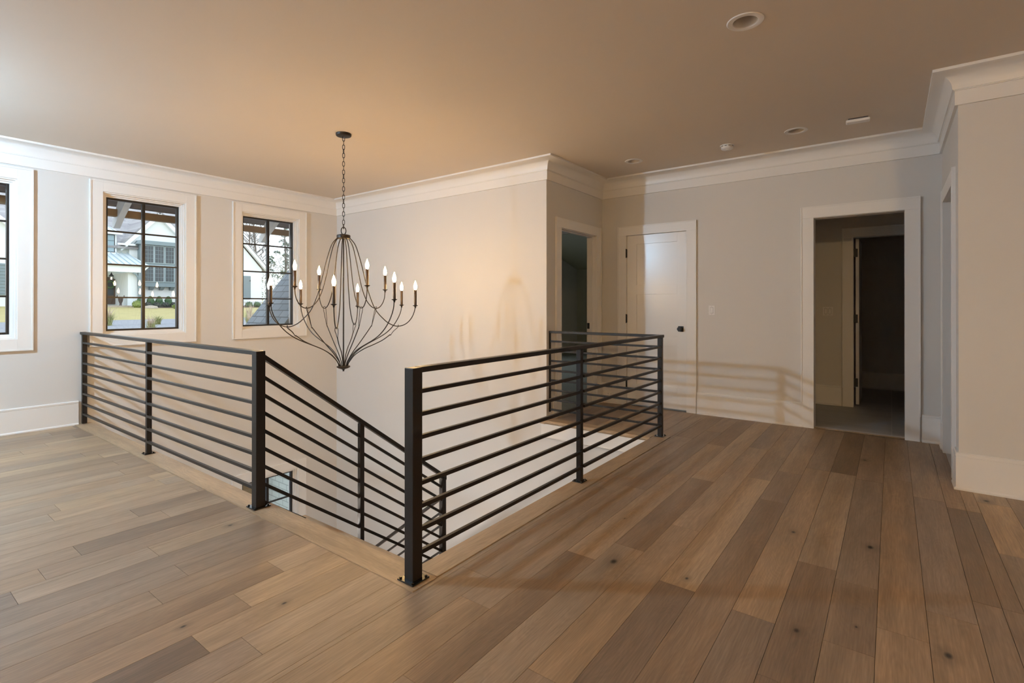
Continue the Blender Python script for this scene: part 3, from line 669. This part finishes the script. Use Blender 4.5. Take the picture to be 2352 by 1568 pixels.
# ------------------------------------------------------------------ ceiling lamp of the room's left part (its light casts the rail shadows)
t = thing('unseen_ceiling_lamp', 'round white ceiling lamp near the windows left of the stairwell', 'lamp', (-.78, 5.74, 2.7))
b = BM(); lathe(b, [(.001, 2.975), (.06, 2.978), (.07, 2.99), (.07, H)], (-.78, 5.74, 0), 32); lathe(b, [(.008, 2.85), (.008, 2.98)], (-.78, 5.74, 0), 12); obj('canopy', b, 'hardware', t, smooth=True)
b = BM(); lathe(b, [(.001, -.085)]+[(.085*math.sin(a), -.085*math.cos(a)) for a in [math.pi*k/12 for k in range(1, 12)]]+[(.001, .085)], (-.78, 5.74, 2.78), 24); obj('globe', b, 'lampglass', t, smooth=True)

for (x, y, lb) in ((-3.6, -2.4, 'added unseen drum fill lamp at the far left end of the room behind the camera'),):  # added lamp out of view, raises the warm fill light
    t = thing('unseen_ceiling_lamp', lb, 'lamp', (x, y, 2.8))
    b = BM(); lathe(b, [(.001, 3.0), (.20, 3.0), (.20, H)], (x, y, 0), 32); obj('canopy', b, 'hardware', t)
    b = BM(); lathe(b, [(.001, 2.86), (.17, 2.86), (.19, 2.88), (.19, 2.999)], (x, y, 0), 32); obj('shade', b, 'fillglass', t, smooth=True)
t = thing('added_stair_lamp', 'added unseen fill lamp with a bell shade in the stairwell, tucked under the left floor edge', 'lamp', (1.81, 4.0, -.5))  # added lamp out of view, brightens the lower stairwell wall
b = BM(); box(b, 1.80, 1.815, 3.95, 4.05, -.62, -.38); box(b, 1.815, 1.98, 3.99, 4.01, -.37, -.35); obj('back_plate', b, 'hardware', t)
b = BM(); lathe(b, [(.001, -.345), (.03, -.35), (.09, -.40), (.13, -.49), (.127, -.49), (.087, -.405), (.028, -.356), (.001, -.352)], (1.98, 4.0, 0), 28); obj('bell_shade', b, 'plastic', t, smooth=True)  # bell form keeps the added lamp's light off the upper walls
b = BM(); lathe(b, [(.001, -.065)]+[(.065*math.sin(a), -.065*math.cos(a)) for a in [math.pi*k/10 for k in range(1, 10)]]+[(.001, .065)], (1.98, 4.0, -.46), 20); obj('globe', b, 'stairfillglass', t, smooth=True)

# ------------------------------------------------------------------ recessed lights, detectors, switches
labs = ['white recessed ceiling light alone in the near ceiling, largest of the three', 'white recessed ceiling light between the round smoke detector and the rectangular sensor', 'white recessed ceiling light near the hall corner, farthest and smallest']
for (x, y), lb in zip(dl, labs):
    t = thing('recessed_light', lb, 'ceiling light', (x, y, H), 'recessed ceiling lights')
    b = BM(); lathe(b, [(.068, H+.002), (.070, H-.004), (.074, H-.006), (.100, H-.005), (.104, H-.001), (.104, H), (.068, H+.002)], (x, y, 0), 48, cap=False); obj('trim_ring', b, 'plastic', t, smooth=True)
    b = BM(); lathe(b, [(.069, H-.002), (.066, H+.02), (.052, H+.085)], (x, y, 0), 48, cap=False); obj('baffle', b, 'baffle', t, smooth=True)
    b = BM(); lathe(b, [(.001, H+.084), (.054, H+.084), (.054, H+.09), (.001, H+.09)], (x, y, 0), 32); obj('lens', b, 'lens', t)
t = thing('smoke_detector', 'round white smoke detector on the ceiling between two recessed lights', 'detector', (5.745, 1.41, H))
b = BM(); lathe(b, [(.001, H), (.071, H), (.071, H-.008), (.062, H-.010)], (5.745, 1.41, 0), 40, cap=False); obj('mounting_base', b, 'plastic', t, smooth=True)
b = BM(); lathe(b, [(.060, H-.008), (.062, H-.018), (.062, H-.034), (.054, H-.042), (.022, H-.045), (.020, H-.049), (.001, H-.05)], (5.745, 1.41, 0), 40); obj('sensor_body', b, 'plastic', t, smooth=True)
for k in range(10):
    a = 2*math.pi*k/10; b = BM(); m_ = Matrix.Translation((5.745+.0605*math.cos(a), 1.41+.0605*math.sin(a), H-.014)) @ Matrix.Rotation(a, 4, 'Z'); boxm(b, m_, .004, .022, .005); obj('vent_slot', b, 'slot', t)
t = thing('carbon_monoxide_detector', 'white rounded rectangular detector on the ceiling near the right crown corner', 'detector', (5.625, .245, H))
b = BM(); m_ = Matrix.Translation((5.625, .245, H-.022)) @ Matrix.Rotation(math.radians(4), 4, 'Z'); boxm(b, m_, .085, .185, .026); obj('detector_body', b, 'plastic', t, bevel=.012, seg=4)
b = BM(); m_ = Matrix.Translation((5.625, .245, H-.005)) @ Matrix.Rotation(math.radians(4), 4, 'Z'); boxm(b, m_, .07, .15, .010); obj('mounting_base', b, 'slot', t)
def switch(x, y, z, n, label):
    w = .072 if n == 1 else .118
    t = thing('light_switch', label, 'switch', (x, y, z), 'wall switch plates')
    b = BM(); box(b, x-.006, x, y-w/2, y+w/2, z-.058, z+.058); obj('cover_plate', b, 'plastic', t, bevel=.002)
    for k in range(n):
        yy = y+(k-(n-1)/2)*.046
        b = BM(); box(b, x-.0068, x-.005, yy-.0175, yy+.0175, z-.035, z+.035); obj('rocker_surround', b, 'slot', t)
        b = BM(); prism(b, [(x-.007, z-.033), (x-.013, z-.033), (x-.0085, z), (x-.009, z+.033), (x-.007, z+.033)], 'y', yy-.016, yy+.016); obj('rocker', b, 'plastic', t)
        for dz in (-.048, .048):
            b = BM(); lathe(b, [(.0025, -.0075), (.0025, -.006)], (x, yy, z+dz), 8, 'x'); obj('screw', b, 'slot', t)
switch(DX, 1.753, 1.277, 1, 'white single rocker light switch on the wall between the closed door and the dark doorway')
switch(8.05, .688, 1.258, 2, 'double rocker light switch in shade inside the dark doorway')
# outlet low on the baseboard beside the closed door
t = thing('wall_outlet', 'horizontal outlet cover on the baseboard left of the closed door', 'outlet', (DX-.02, 3.10, .125))
b = BM(); box(b, DX-.024, DX-.0165, 3.04, 3.158, .09, .162); obj('cover_plate', b, 'plastic', t, bevel=.002)
for yy in (3.078, 3.12):
    b = BM(); lathe(b, [(.015, -.0245), (.015, -.0235)], (DX-.001, yy, .126), 16, 'x'); so = obj('socket', b, 'plastic', t)
    b = BM(); box(b, DX-.0265, DX-.0245, yy-.004, yy-.002, .128, .136); box(b, DX-.0265, DX-.0245, yy-.004, yy-.002, .116, .124); box(b, DX-.0265, DX-.0245, yy+.005, yy+.008, .123, .128); obj('slot', b, 'slot', so)

# ------------------------------------------------------------------ outside: eave just beyond the windows
t = thing('eave_beam', 'brown cedar beam crossing outside the upper windows', 'beam', (1.6, 8.1, 2.49))
b = BM(); box(b, -4, 5.6, 8.06, 8.15, 2.492, 2.585); obj('timber', b, 'beam', t)
for x, lb in ((2.27, 'white rafter end crossing behind the cedar beam outside the middle window'), (4.22, 'white rafter end crossing behind the cedar beam outside the right window')):
    b = BM(); prism(b, [(7.56, 2.92), (7.56, 2.76), (8.05, 2.47), (8.20, 2.36), (8.27, 2.36), (8.27, 2.42), (7.9, 2.86)], 'x', x-.035, x+.035)
    tag(obj('rafter_tail', b, 'white_ext'), lb, 'rafter', 'white rafter ends under the eave')
b = BM(); prism(b, [(7.54, 2.80), (8.3, 2.665), (8.3, 2.72), (7.54, 2.95)], 'x', -4, 5.6); prism(b, [(8.3, 2.66), (8.34, 2.655), (8.34, 2.75), (8.3, 2.75)], 'x', -4, 5.6)
tag(obj('eave_soffit', b, 'soffit'), 'dark board soffit under the roof edge above the cedar beam', 'eave')
# brick wing with slate roof
t = thing('brick_wing', 'white brick wing under a steep blue grey shingle roof, right of the right window', 'building', (5.5, 8.1, LOW))
b = BM(); box(b, 4.50, 7.3, WY+.205, 8.62, LOW-.5, 1.2); obj('brick_wall', b, 'brick', t)
b = BM(); slab(b, [(3.9, WY+.205, .57), (3.9, 8.70, .57), (6.6, 8.70, 3.95), (6.6, WY+.205, 3.95)], .06); obj('shingle_roof', b, 'shingle', t)
b = BM(); box(b, 4.0, 4.49, 8.64, 8.74, LOW-.5, .60); obj('timber_post', b, 'beam', t)

# ------------------------------------------------------------------ outside: ground
def gz(y):   # terrain height
    pts = [(7.6, LOW-.2), (11, -2.4), (16, .30), (20, .50), (30, .60), (49, 1.21), (60, 1.3), (120, 2.5)]
    for (a, za), (c, zc_) in zip(pts, pts[1:]):
        if y <= c: return za+(zc_-za)*(y-a)/(c-a)
    return pts[-1][1]
b = BM(); ys = [7.6, 9, 11, 13, 14.5, 16, 18, 20, 23, 26, 30]; poly(b, [(-45, -45, gz(7.6)), (60, -45, gz(7.6)), (60, 7.6, gz(7.6)), (-45, 7.6, gz(7.6))])
for a, c in zip(ys, ys[1:]): poly(b, [(-25, a, gz(a)), (60, a, gz(a)), (60, c, gz(c)), (-25, c, gz(c))])
bmesh.ops.remove_doubles(b, verts=b.verts, dist=1e-4); struct('ground_gravel', b, 'gravel')
b = BM(); ys = [30, 34, 38, 44, 49, 60, 90, 120]
for a, c in zip(ys, ys[1:]): poly(b, [(-40, a, gz(a)), (90, a, gz(a)), (90, c, gz(c)), (-40, c, gz(c))])
bmesh.ops.remove_doubles(b, verts=b.verts, dist=1e-4); struct('ground_lawn', b, 'lawn')
b = BM(); poly(b, [(14.6, 45.0, gz(45)+.03), (24, 45.0, gz(45)+.03), (26.5, 49.5, gz(49.5)+.03), (14.2, 49.5, gz(49.5)+.03)]); struct('ground_bed', b, 'mulch')

# ------------------------------------------------------------------ outside: white farmhouse
h = thing('farmhouse', 'white gabled farmhouse with grey shingle roof across the lawn, seen through the windows', 'house', (16, 52, 1.25))
HY = 50.0
b = BM(); box(b, 2.5, 14.7, HY+.3, HY+8, 1.0, 6.2); obj('main_wall', b, 'ivory_ext', h)
b = BM(); slab(b, [(2, HY-.3, 6.0), (15.2, HY-.3, 6.0), (21, HY+7.5, 10.35), (4, HY+7.5, 10.35)], .15); slab(b, [(15, HY+2, 7.2), (19.5, HY+7.5, 10.35), (25.0, HY+7.5, 7.2), (22.5, HY+2, 6.2)], .1); obj('main_roof', b, 'shingle_far', h)
b = BM(); prism(b, [(14.67, 1.0), (25.2, 1.0), (25.2, 4.6), (18.9, 4.6), (18.9, 6.9), (16.75, 8.85), (14.67, 6.55)], 'y', HY, HY+7); obj('gable_wall', b, 'white_ext', h)
def rake(b, p, q, y, w=.28, d=.35): bar(b, (p[0], y, p[1]), (q[0], y, q[1]), d, w)
b = BM(); rake(b, (14.3, 6.15), (16.75, 8.95), HY-.2); rake(b, (16.7, 8.95), (19.3, 6.25), HY-.2); obj('rake_board', b, 'white_ext', h)
b = BM(); slab(b, [(14.1, HY-.3, 6.15), (16.75, HY-.3, 9.15), (16.75, HY+6, 9.15), (14.1, HY+6, 6.15)], -.12); slab(b, [(16.75, HY-.3, 9.15), (19.5, HY-.3, 6.15), (19.5, HY+6, 6.15), (16.75, HY+6, 9.15)], -.12); obj('gable_roof', b, 'shingle_far', h)
# second gable (garage side) seen through the right window
b = BM(); prism(b, [(18.5, 1.0), (25.3, 1.0), (25.3, 4.75), (21.5, 9.1), (18.5, 6.0)], 'y', HY-.6, HY+6); obj('side_gable_wall', b, 'white_ext', h)
b = BM(); rake(b, (21.4, 9.45), (25.85, 4.55), HY-.8, .25); rake(b, (21.5, 9.4), (19.2, 6.9), HY-.8, .25); obj('rake_board', b, 'white_ext', h)
b = BM(); slab(b, [(21.45, HY-1, 9.6), (25.95, HY-1, 4.6), (25.95, HY+5, 4.6), (21.45, HY+5, 9.6)], -.1); obj('side_gable_roof', b, 'shingle_far', h)
b = BM(); box(b, 25.32, 25.9, HY-.9, HY-.6, 4.3, 4.5); bar(b, (25.85, HY-.75, 4.35), (25.42, HY-.75, 3.95), .1, .12); bar(b, (25.42, HY-.75, 3.95), (25.42, HY-.75, 1.2), .1, .1); obj('downspout', b, 'white_ext', h)
b = BM(); box(b, 23.5, 24.18, HY-.68, HY-.6, 1.85, 4.07); [box(b, 23.5, 24.18, HY-.70, HY-.67, 2+k*.2, 2.02+k*.2) for k in range(10)]; obj('shutter', b, 'bluegrey', h)
b = BM(); box(b, 24.09, 24.13, HY-.74, HY-.7, 3.55, 3.7); obj('shutter_hook', b, 'hardware', h)
b = BM(); box(b, 22.5, 25.36, HY-.68, HY-.6, 1.6, 1.72); obj('water_table', b, 'white_ext', h)
# bay window
b = BM(); box(b, 15.23, 18.6, HY-.6, HY, 2.84, 6.3); bay = obj('bay_frame', b, 'bluegrey', h)
b = BM(); prism(b, [(14.95, 6.3), (18.9, 6.3), (18.6, 6.62), (15.15, 6.62)], 'y', HY-.9, HY); obj('bay_roof', b, 'bluegrey', h)
M['baymull'] = mat('pale_blue_grey_mullion', (0.42, 0.50, 0.52), 0.6)
for (x0, x1) in ((15.56, 16.13), (16.28, 16.88), (17.05, 17.65)):
    for (z0, z1) in ((4.85, 6.2), (3.3, 4.58)):
        b = BM(); box(b, x0-.07, x1+.07, HY-.66, HY-.58, z0-.07, z1+.07); w_ = obj('window_surround', b, 'baymull', h)
        b = BM(); box(b, x0, x1, HY-.69, HY-.65, z0, z1); obj('pane', b, 'extglass', w_)
        b = BM(); 
        for k in (1, 2): box(b, x0+(x1-x0)*k/3-.012, x0+(x1-x0)*k/3+.012, HY-.71, HY-.68, z0, z1)
        for k in (1, 2, 3): box(b, x0, x1, HY-.71, HY-.68, z0+(z1-z0)*k/4-.012, z0+(z1-z0)*k/4+.012)
        obj('muntin', b, 'bluegrey', w_)
for x in (16.15, 16.9, 17.65):
    b = BM(); prism(b, [(HY-.5, 2.84), (HY, 2.84), (HY, 2.55), (HY-.25, 2.6)], 'x', x-.14, x+.14); obj('corbel', b, 'bluegrey', h)
# dormer with metal roof
b = BM(); box(b, 11.0, 13.79, HY-.1, HY+1.5, 5.3, 7.1); obj('dormer_wall', b, 'white_ext', h)
b = BM(); slab(b, [(10.6, HY-.45, 7.05), (14.05, HY-.45, 7.05), (13.2, HY+2.5, 8.35), (10.6, HY+2.5, 8.35)], .05); rf = obj('dormer_roof', b, 'metalroof', h)
b = BM()
for k in range(8): bar(b, (10.8+k*.42, HY-.45, 7.08), (10.8+k*.36, HY+2.5, 8.38), .03, .05)
obj('roof_seam', b, 'baymull', rf)
b = BM(); box(b, 10.6, 14.07, HY-.5, HY-.42, 6.95, 7.08); obj('dormer_fascia', b, 'white_ext', h)
b = BM(); box(b, 12.9, 13.66, HY-.16, HY-.1, 5.50, 6.93); w_ = obj('dormer_window', b, 'steel', h)
b = BM(); box(b, 12.96, 13.60, HY-.19, HY-.15, 5.56, 6.87); obj('pane', b, mat('sky_reflecting_pane', (0.28, 0.38, 0.42), .2), w_)
b = BM(); [box(b, 12.96, 13.6, HY-.21, HY-.18, z, z+.02) for z in (6.0, 6.43)]; obj('muntin', b, 'steel', w_)
b = BM(); box(b, 12.7, 13.85, HY-.25, HY-.1, 5.36, 5.5); obj('sill', b, 'white_ext', h)
b = BM(); box(b, 13.8, 15.0, HY-.35, HY-.2, 6.15, 6.3); bar(b, (14.5, HY-.25, 6.15), (14.1, HY-.05, 5.75), .1, .1); obj('gutter', b, 'white_ext', h)
# porch
b = BM(); slab(b, [(10, 46.8, 4.36), (15.15, 46.8, 4.36), (14.55, HY, 5.5), (10, HY, 5.58)], .06); pr = obj('porch_roof', b, 'metalroof', h)
b = BM()
for k in range(12): bar(b, (10.2+k*.41, 46.8, 4.39), (10.2+k*.39, HY, 5.58), .03, .05)
obj('roof_seam', b, 'baymull', pr)
b = BM(); box(b, 10, 14.62, 46.95, 47.15, 3.83, 4.33); obj('porch_beam', b, 'white_ext', h)
b = BM(); bar(b, (15.0, 46.95, 4.3), (14.72, 46.95, 4.0), .1, .1); bar(b, (14.72, 46.95, 4.0), (14.68, 46.95, 1.3), .09, .09); obj('downspout', b, 'white_ext', h)
b = BM(); box(b, 14.38, 14.58, 46.98, 47.18, 1.95, 3.83); obj('porch_post', b, 'bluegrey', h)
b = BM(); pts = [(14.0, 3.75), (14.2, 3.68), (14.33, 3.45), (14.4, 3.1), (14.4, 3.3), (14.38, 3.55), (14.27, 3.75), (14.1, 3.83)]; prism(b, pts, 'y', 47.0, 47.12); obj('porch_brace', b, 'bluegrey', h)
b = BM(); box(b, 13.79, 14.38, 47.3, HY+.3, 1.2, 3.82); obj('porch_pier', b, 'white_ext', h)
b = BM(); box(b, 13.73, 14.42, 47.2, 48, 1.2, 1.9); box(b, 14.38, 14.75, 47.6, HY, 1.0, 1.9); obj('pier_base', b, mat('painted_brick_base', (.72, .78, .80), .7), h)
b = BM(); box(b, 10, 14.4, 46.8, HY+.3, .9, 1.27); obj('porch_floor', b, 'stone', h)
b = BM(); n = 9; pts = [(12.4, 1.38), (13.86, 1.38), (13.86, 3.2)]+[(13.13+.73*math.cos(a), 3.2+.36*math.sin(a)) for a in [math.pi*k/n for k in range(1, n)]]+[(12.4, 3.2)]
prism(b, pts, 'y', HY+.18, HY+.3); dr = obj('arched_door', b, 'wood_door', h)
for x0 in (12.6, 13.25):
    b = BM(); box(b, x0, x0+.42, HY+.15, HY+.19, 2.1, 3.15); obj('door_glass', b, 'extglass', dr)
b = BM(); tube(b, [(13.42+.26*math.cos(a), HY+.1, 2.95+.26*math.sin(a)) for a in [2*math.pi*k/14 for k in range(14)]], .09, 6, True); tag(obj('door_wreath', b, 'leaf'), 'green wreath hanging on the arched front door across the lawn', 'wreath')
t = thing('porch_lantern', 'black hanging lantern lit under the farmhouse porch roof', 'lantern', (13.1, 48.6, 3.4))
b = BM(); box(b, 12.98, 13.22, 48.48, 48.72, 3.55, 3.62); lathe(b, [(.16, 3.55), (.06, 3.72), (.02, 3.85)], (13.1, 48.6, 0), 8); obj('lantern_cap', b, 'hardware', t)
b = BM(); lathe(b, [(.05, 3.3), (.05, 3.45)], (13.1, 48.6, 0), 8); obj('lantern_bulb', b, 'lantern', t)
b = BM(); [box(b, 13.1+dx-.012, 13.1+dx+.012, 48.6+dy-.012, 48.6+dy+.012, 3.22, 3.56) for dx in (-.11, .11) for dy in (-.11, .11)]; box(b, 12.98, 13.22, 48.48, 48.72, 3.2, 3.23); obj('lantern_frame', b, 'hardware', t)
b = BM(); lathe(b, [(.10, 1.27), (.08, 1.3), (.07, 1.42), (.14, 1.62), (.17, 1.8), (.14, 1.83), (.001, 1.8)], (13.3, 47.2, 0), 14)
for sx in (-1, 1): tube(b, smooth_path([(13.3+sx*.06, 47.2, 1.8), (13.3+sx*.2, 47.2, 1.9), (13.3+sx*.22, 47.2, 2.05)], 4), .035, 6)
tag(obj('urn', b, 'urn', smooth=True), 'dark urn with two curved handles on the farmhouse porch', 'urn')
# left wing of the house, window 1
b = BM(); prism(b, [(2.5, 1.0), (8.6, 1.0), (8.6, 5.9), (7.0, 7.6), (5.2, 9.0), (2.5, 6.9)], 'y', HY-.5, HY+4); obj('left_gable_wall', b, 'white_ext', h)
b = BM(); rake(b, (5.5, 8.7), (8.9, 5.6), HY-.7); obj('rake_board', b, 'white_ext', h)
b = BM(); box(b, 4.2, 8.0, HY-.62, HY-.5, 2.0, 4.2); [box(b, 4.2, 8.0, HY-.65, HY-.62, 2.1+k*.22, 2.12+k*.22) for k in range(10)]; obj('garage_door', b, 'bluegrey', h)

# ------------------------------------------------------------------ outside: planting
def leaf_ball(b, c, r, n, s, sq=1.0):
    for i in range(n):
        a = random.uniform(0, 2*math.pi); u = random.uniform(-.35, 1); rr_ = r*random.uniform(.72, 1.02); q = math.sqrt(max(0, 1-u*u))
        p = Vector(c)+Vector((rr_*q*math.cos(a), rr_*q*math.sin(a), rr_*u*sq))
        d1 = Vector((random.gauss(0, 1), random.gauss(0, 1), random.gauss(0, 1))).normalized()*s; d2 = d1.orthogonal().normalized()*s*.5
        b.faces.new([b.verts.new(p-d1), b.verts.new(p+d2), b.verts.new(p+d1), b.verts.new(p-d2)])
def shrub(name, x, y, r, m, label, cat='shrub', group=None, n=260, s=.07, sq=1.0):
    b = BM(); z = gz(y); lathe(b, [(r*.5, z), (r*.8, z+r*.35), (r*.75, z+r*.8*sq), (r*.35, z+r*1.15*sq), (.001, z+r*1.22*sq)], (x, y, 0), 10)
    leaf_ball(b, (x, y, z+r*.45), r*.85, n, s, sq); return tag(obj(name, b, m), label, cat, group)
shrub('round_shrub', 14.02, 46, .42, 'leaf_light', 'light green round shrub beside the porch pier')
for i, (x, lb) in enumerate(((14.75, 'dark hedge shrub nearest the porch, under the bay window'), (15.35, 'second dark hedge shrub from the porch'), (15.95, 'third dark hedge shrub from the porch'), (16.55, 'dark hedge shrub at the right edge of the middle window'), (17.15, 'dark hedge shrub hidden behind the window edge'))):
    shrub('hedge_shrub', x, 46.2, .31, 'hedge', lb, 'shrub', 'low dark hedge under the bay window')
for i, (x, lb) in enumerate(((14.6, 'broad-leaved green plant behind the hedge, closest to the porch'), (15.25, 'green plant behind the hedge, second from the porch'), (15.85, 'green plant behind the hedge below the middle corbel'), (16.5, 'green plant behind the hedge at the right edge of the middle window'))):
    shrub('green_plant', x, 47.2, .33, 'leaf', lb, 'plant', 'green plants behind the hedge', 200, .12, 2.2)
for i, (x, lb) in enumerate(((21.5, 'small round bush cut by the right window frame'), (22.35, 'small round bush in the middle against the white side wall'), (23.1, 'small round bush nearest the corner downspout'))):
    shrub('round_bush', x, 45.9, .38, 'leaf', lb, 'shrub', 'round bushes along the white side wall', 160, .08)
for x, y, r in ((14.6, 44.6, .42), (15.1, 44.7, .3), (15.5, 44.4, .22)):
    pass
b = BM(); lathe(b, [(.5, gz(44.5)), (.42, gz(44.5)+.16), (.1, gz(44.5)+.22)], (14.4, 44.5, 0), 9); tag(obj('boulder', b, 'stone'), 'flat tan boulder in front of the round shrub', 'boulder')
shrub('low_shrub', 15.75, 43.5, .34, 'leaf_light', 'low yellow green shrub at the lawn edge below the hedge', n=160, sq=.6)
def tuft(x, y, hgt, rad, label, plume=True, group='ornamental grasses in the gravel bed'):
    t = thing('grass_tuft', label, 'grass', (x, y, gz(y)), group)
    def blades(n, m, nm, h0, h1, w):
        b = BM()
        for i in range(n):
            a = random.uniform(0, 6.28); l = random.uniform(h0, h1)*hgt; sp = random.uniform(.2, 1)*rad
            p0 = Vector((x+random.gauss(0, .04), y+random.gauss(0, .04), gz(y))); p1 = p0+Vector((sp*.35*math.cos(a), sp*.35*math.sin(a), l*.65)); p2 = p0+Vector((sp*math.cos(a), sp*math.sin(a), l))
            s = Vector((-math.sin(a), math.cos(a), 0))*w
            v = [b.verts.new(q) for q in (p0-s, p0+s, p1+s, p1-s, p2)]
            b.faces.new(v[:4]); b.faces.new([v[3], v[2], v[4]])
        obj(nm, b, m, t)
    blades(170, 'grass', 'blades', .35, .75, .007)
    if plume: blades(60, 'grasstan', 'plumes', .75, 1.15, .006)
tuft(6.38, 24, .75, .42, 'feathery grass tuft at the left edge of the middle window view')
tuft(6.15, 19, .55, .28, 'pale grass tuft low in the middle of the middle window view')
tuft(8.0, 24, .55, .4, 'bushy grass tuft right of centre in the middle window view', False)
tuft(9.75, 20, .85, .35, 'tall tan grass tuft beside the slate roof in the right window')
tuft(9.4, 19.2, .6, .3, 'yellow green grass tuft low in the right window corner')
shrub('yellow_flower_clump', 6.27, 18, .11, 'yellow', 'small bright yellow leafy clump in the gravel at the bottom of the middle window', 'plant', n=60, s=.04)
def tree(name, x, y, hgt, label, kind='bare', group='bare trees behind the farmhouse', lean=0, r0=.16):
    t = thing(name, label, 'tree', (x, y, gz(y)), group); z0 = gz(y)
    b = BM(); top = Vector((x+lean, y, z0+hgt)); tr = [Vector((x, y, z0)), Vector((x+lean*.3+.1, y, z0+hgt*.35)), Vector((x+lean*.6-.1, y, z0+hgt*.7)), top]
    tube(b, smooth_path(tr, 4), lambda q: r0*(1-.8*q), 6); obj('trunk', b, 'bark', t, smooth=True)
    b = BM(); rg = random.Random(int(x*100))
    n = 20 if kind == 'bare' else 12
    for i in range(n):
        f = rg.uniform(.3, .95); p = tr[0].lerp(tr[3], f); a = rg.uniform(0, 6.28); L = hgt*(.33 if kind == 'bare' else .14)*(1.15-f*.6)*rg.uniform(.6, 1.1)
        up = .95 if kind == 'bare' else .15
        q1 = p+Vector((math.cos(a)*L*.45, math.sin(a)*L*.2, L*.4*up)); q2 = p+Vector((math.cos(a)*L*.7, math.sin(a)*L*.3, L*up))
        tube(b, [p, q1, q2], lambda q: .05*(1-.75*q), 4)
        if kind == 'bare':
            for j in range(4):
                s = q1.lerp(q2, rg.random()); a2 = rg.uniform(0, 6.28); tube(b, [s, s+Vector((math.cos(a2)*L*.3, 0, L*.35*rg.uniform(.4, 1)))], lambda q: .022*(1-.6*q), 3)
    obj('branches', b, 'bark', t)
    if kind == 'pine':
        b = BM()
        for i in range(26):
            f = rg.uniform(.22, 1); a = rg.uniform(0, 6.28); w = hgt*.16*(1.25-f); c = tr[0].lerp(tr[3], f)+Vector((math.cos(a)*w, math.sin(a)*w*.5, rg.uniform(-.2, .3)))
            leaf_ball(b, c, rg.uniform(.35, .7), 70, .14, .6)
        obj('needles', b, 'pine', t)
tree('bare_tree', 33.9, 70, 15, 'dark slim tree rising behind the white gable, far left in the right window', lean=.6)
tree('bare_tree', 35.2, 70, 15, 'forked bare tree in the left panes of the right window', lean=-.6, r0=.2)
tree('bare_tree', 36.3, 74, 12, 'thin bare tree just left of the centre bar of the right window', lean=.9, r0=.12)
tree('bare_tree', 38.2, 76, 9, 'low bare tree between the forked tree and the pine', lean=1.0, r0=.1)
tree('bare_tree', 37.0, 66, 8, 'small bare sapling right of the downspout', lean=.3, r0=.08)
tree('pine_tree', 39.2, 70, 16, 'tall dark green pine in the right panes of the right window', 'pine', 'pines behind the farmhouse', 0, .18)
tree('pine_tree', 41.2, 72, 14, 'second pine at the right edge of the right window', 'pine', 'pines behind the farmhouse', 0, .18)
tree('pine_tree', 32.6, 78, 15, 'pine with high boughs behind the gable peak in the right window', 'pine', 'pines behind the farmhouse', 0, .14)
b = BM(); rg = random.Random(5)
for i in range(230):
    x = rg.uniform(30, 50); y = rg.uniform(62, 84); leaf_ball(b, (x, y, gz(y)+rg.uniform(.2, 3.2 if x < 37 else 6.0)), rg.uniform(.6, 1.2), 50, .13)
tag(obj('underbrush', b, 'brush'), 'tangled winter underbrush at the foot of the trees', 'underbrush', kind='stuff')
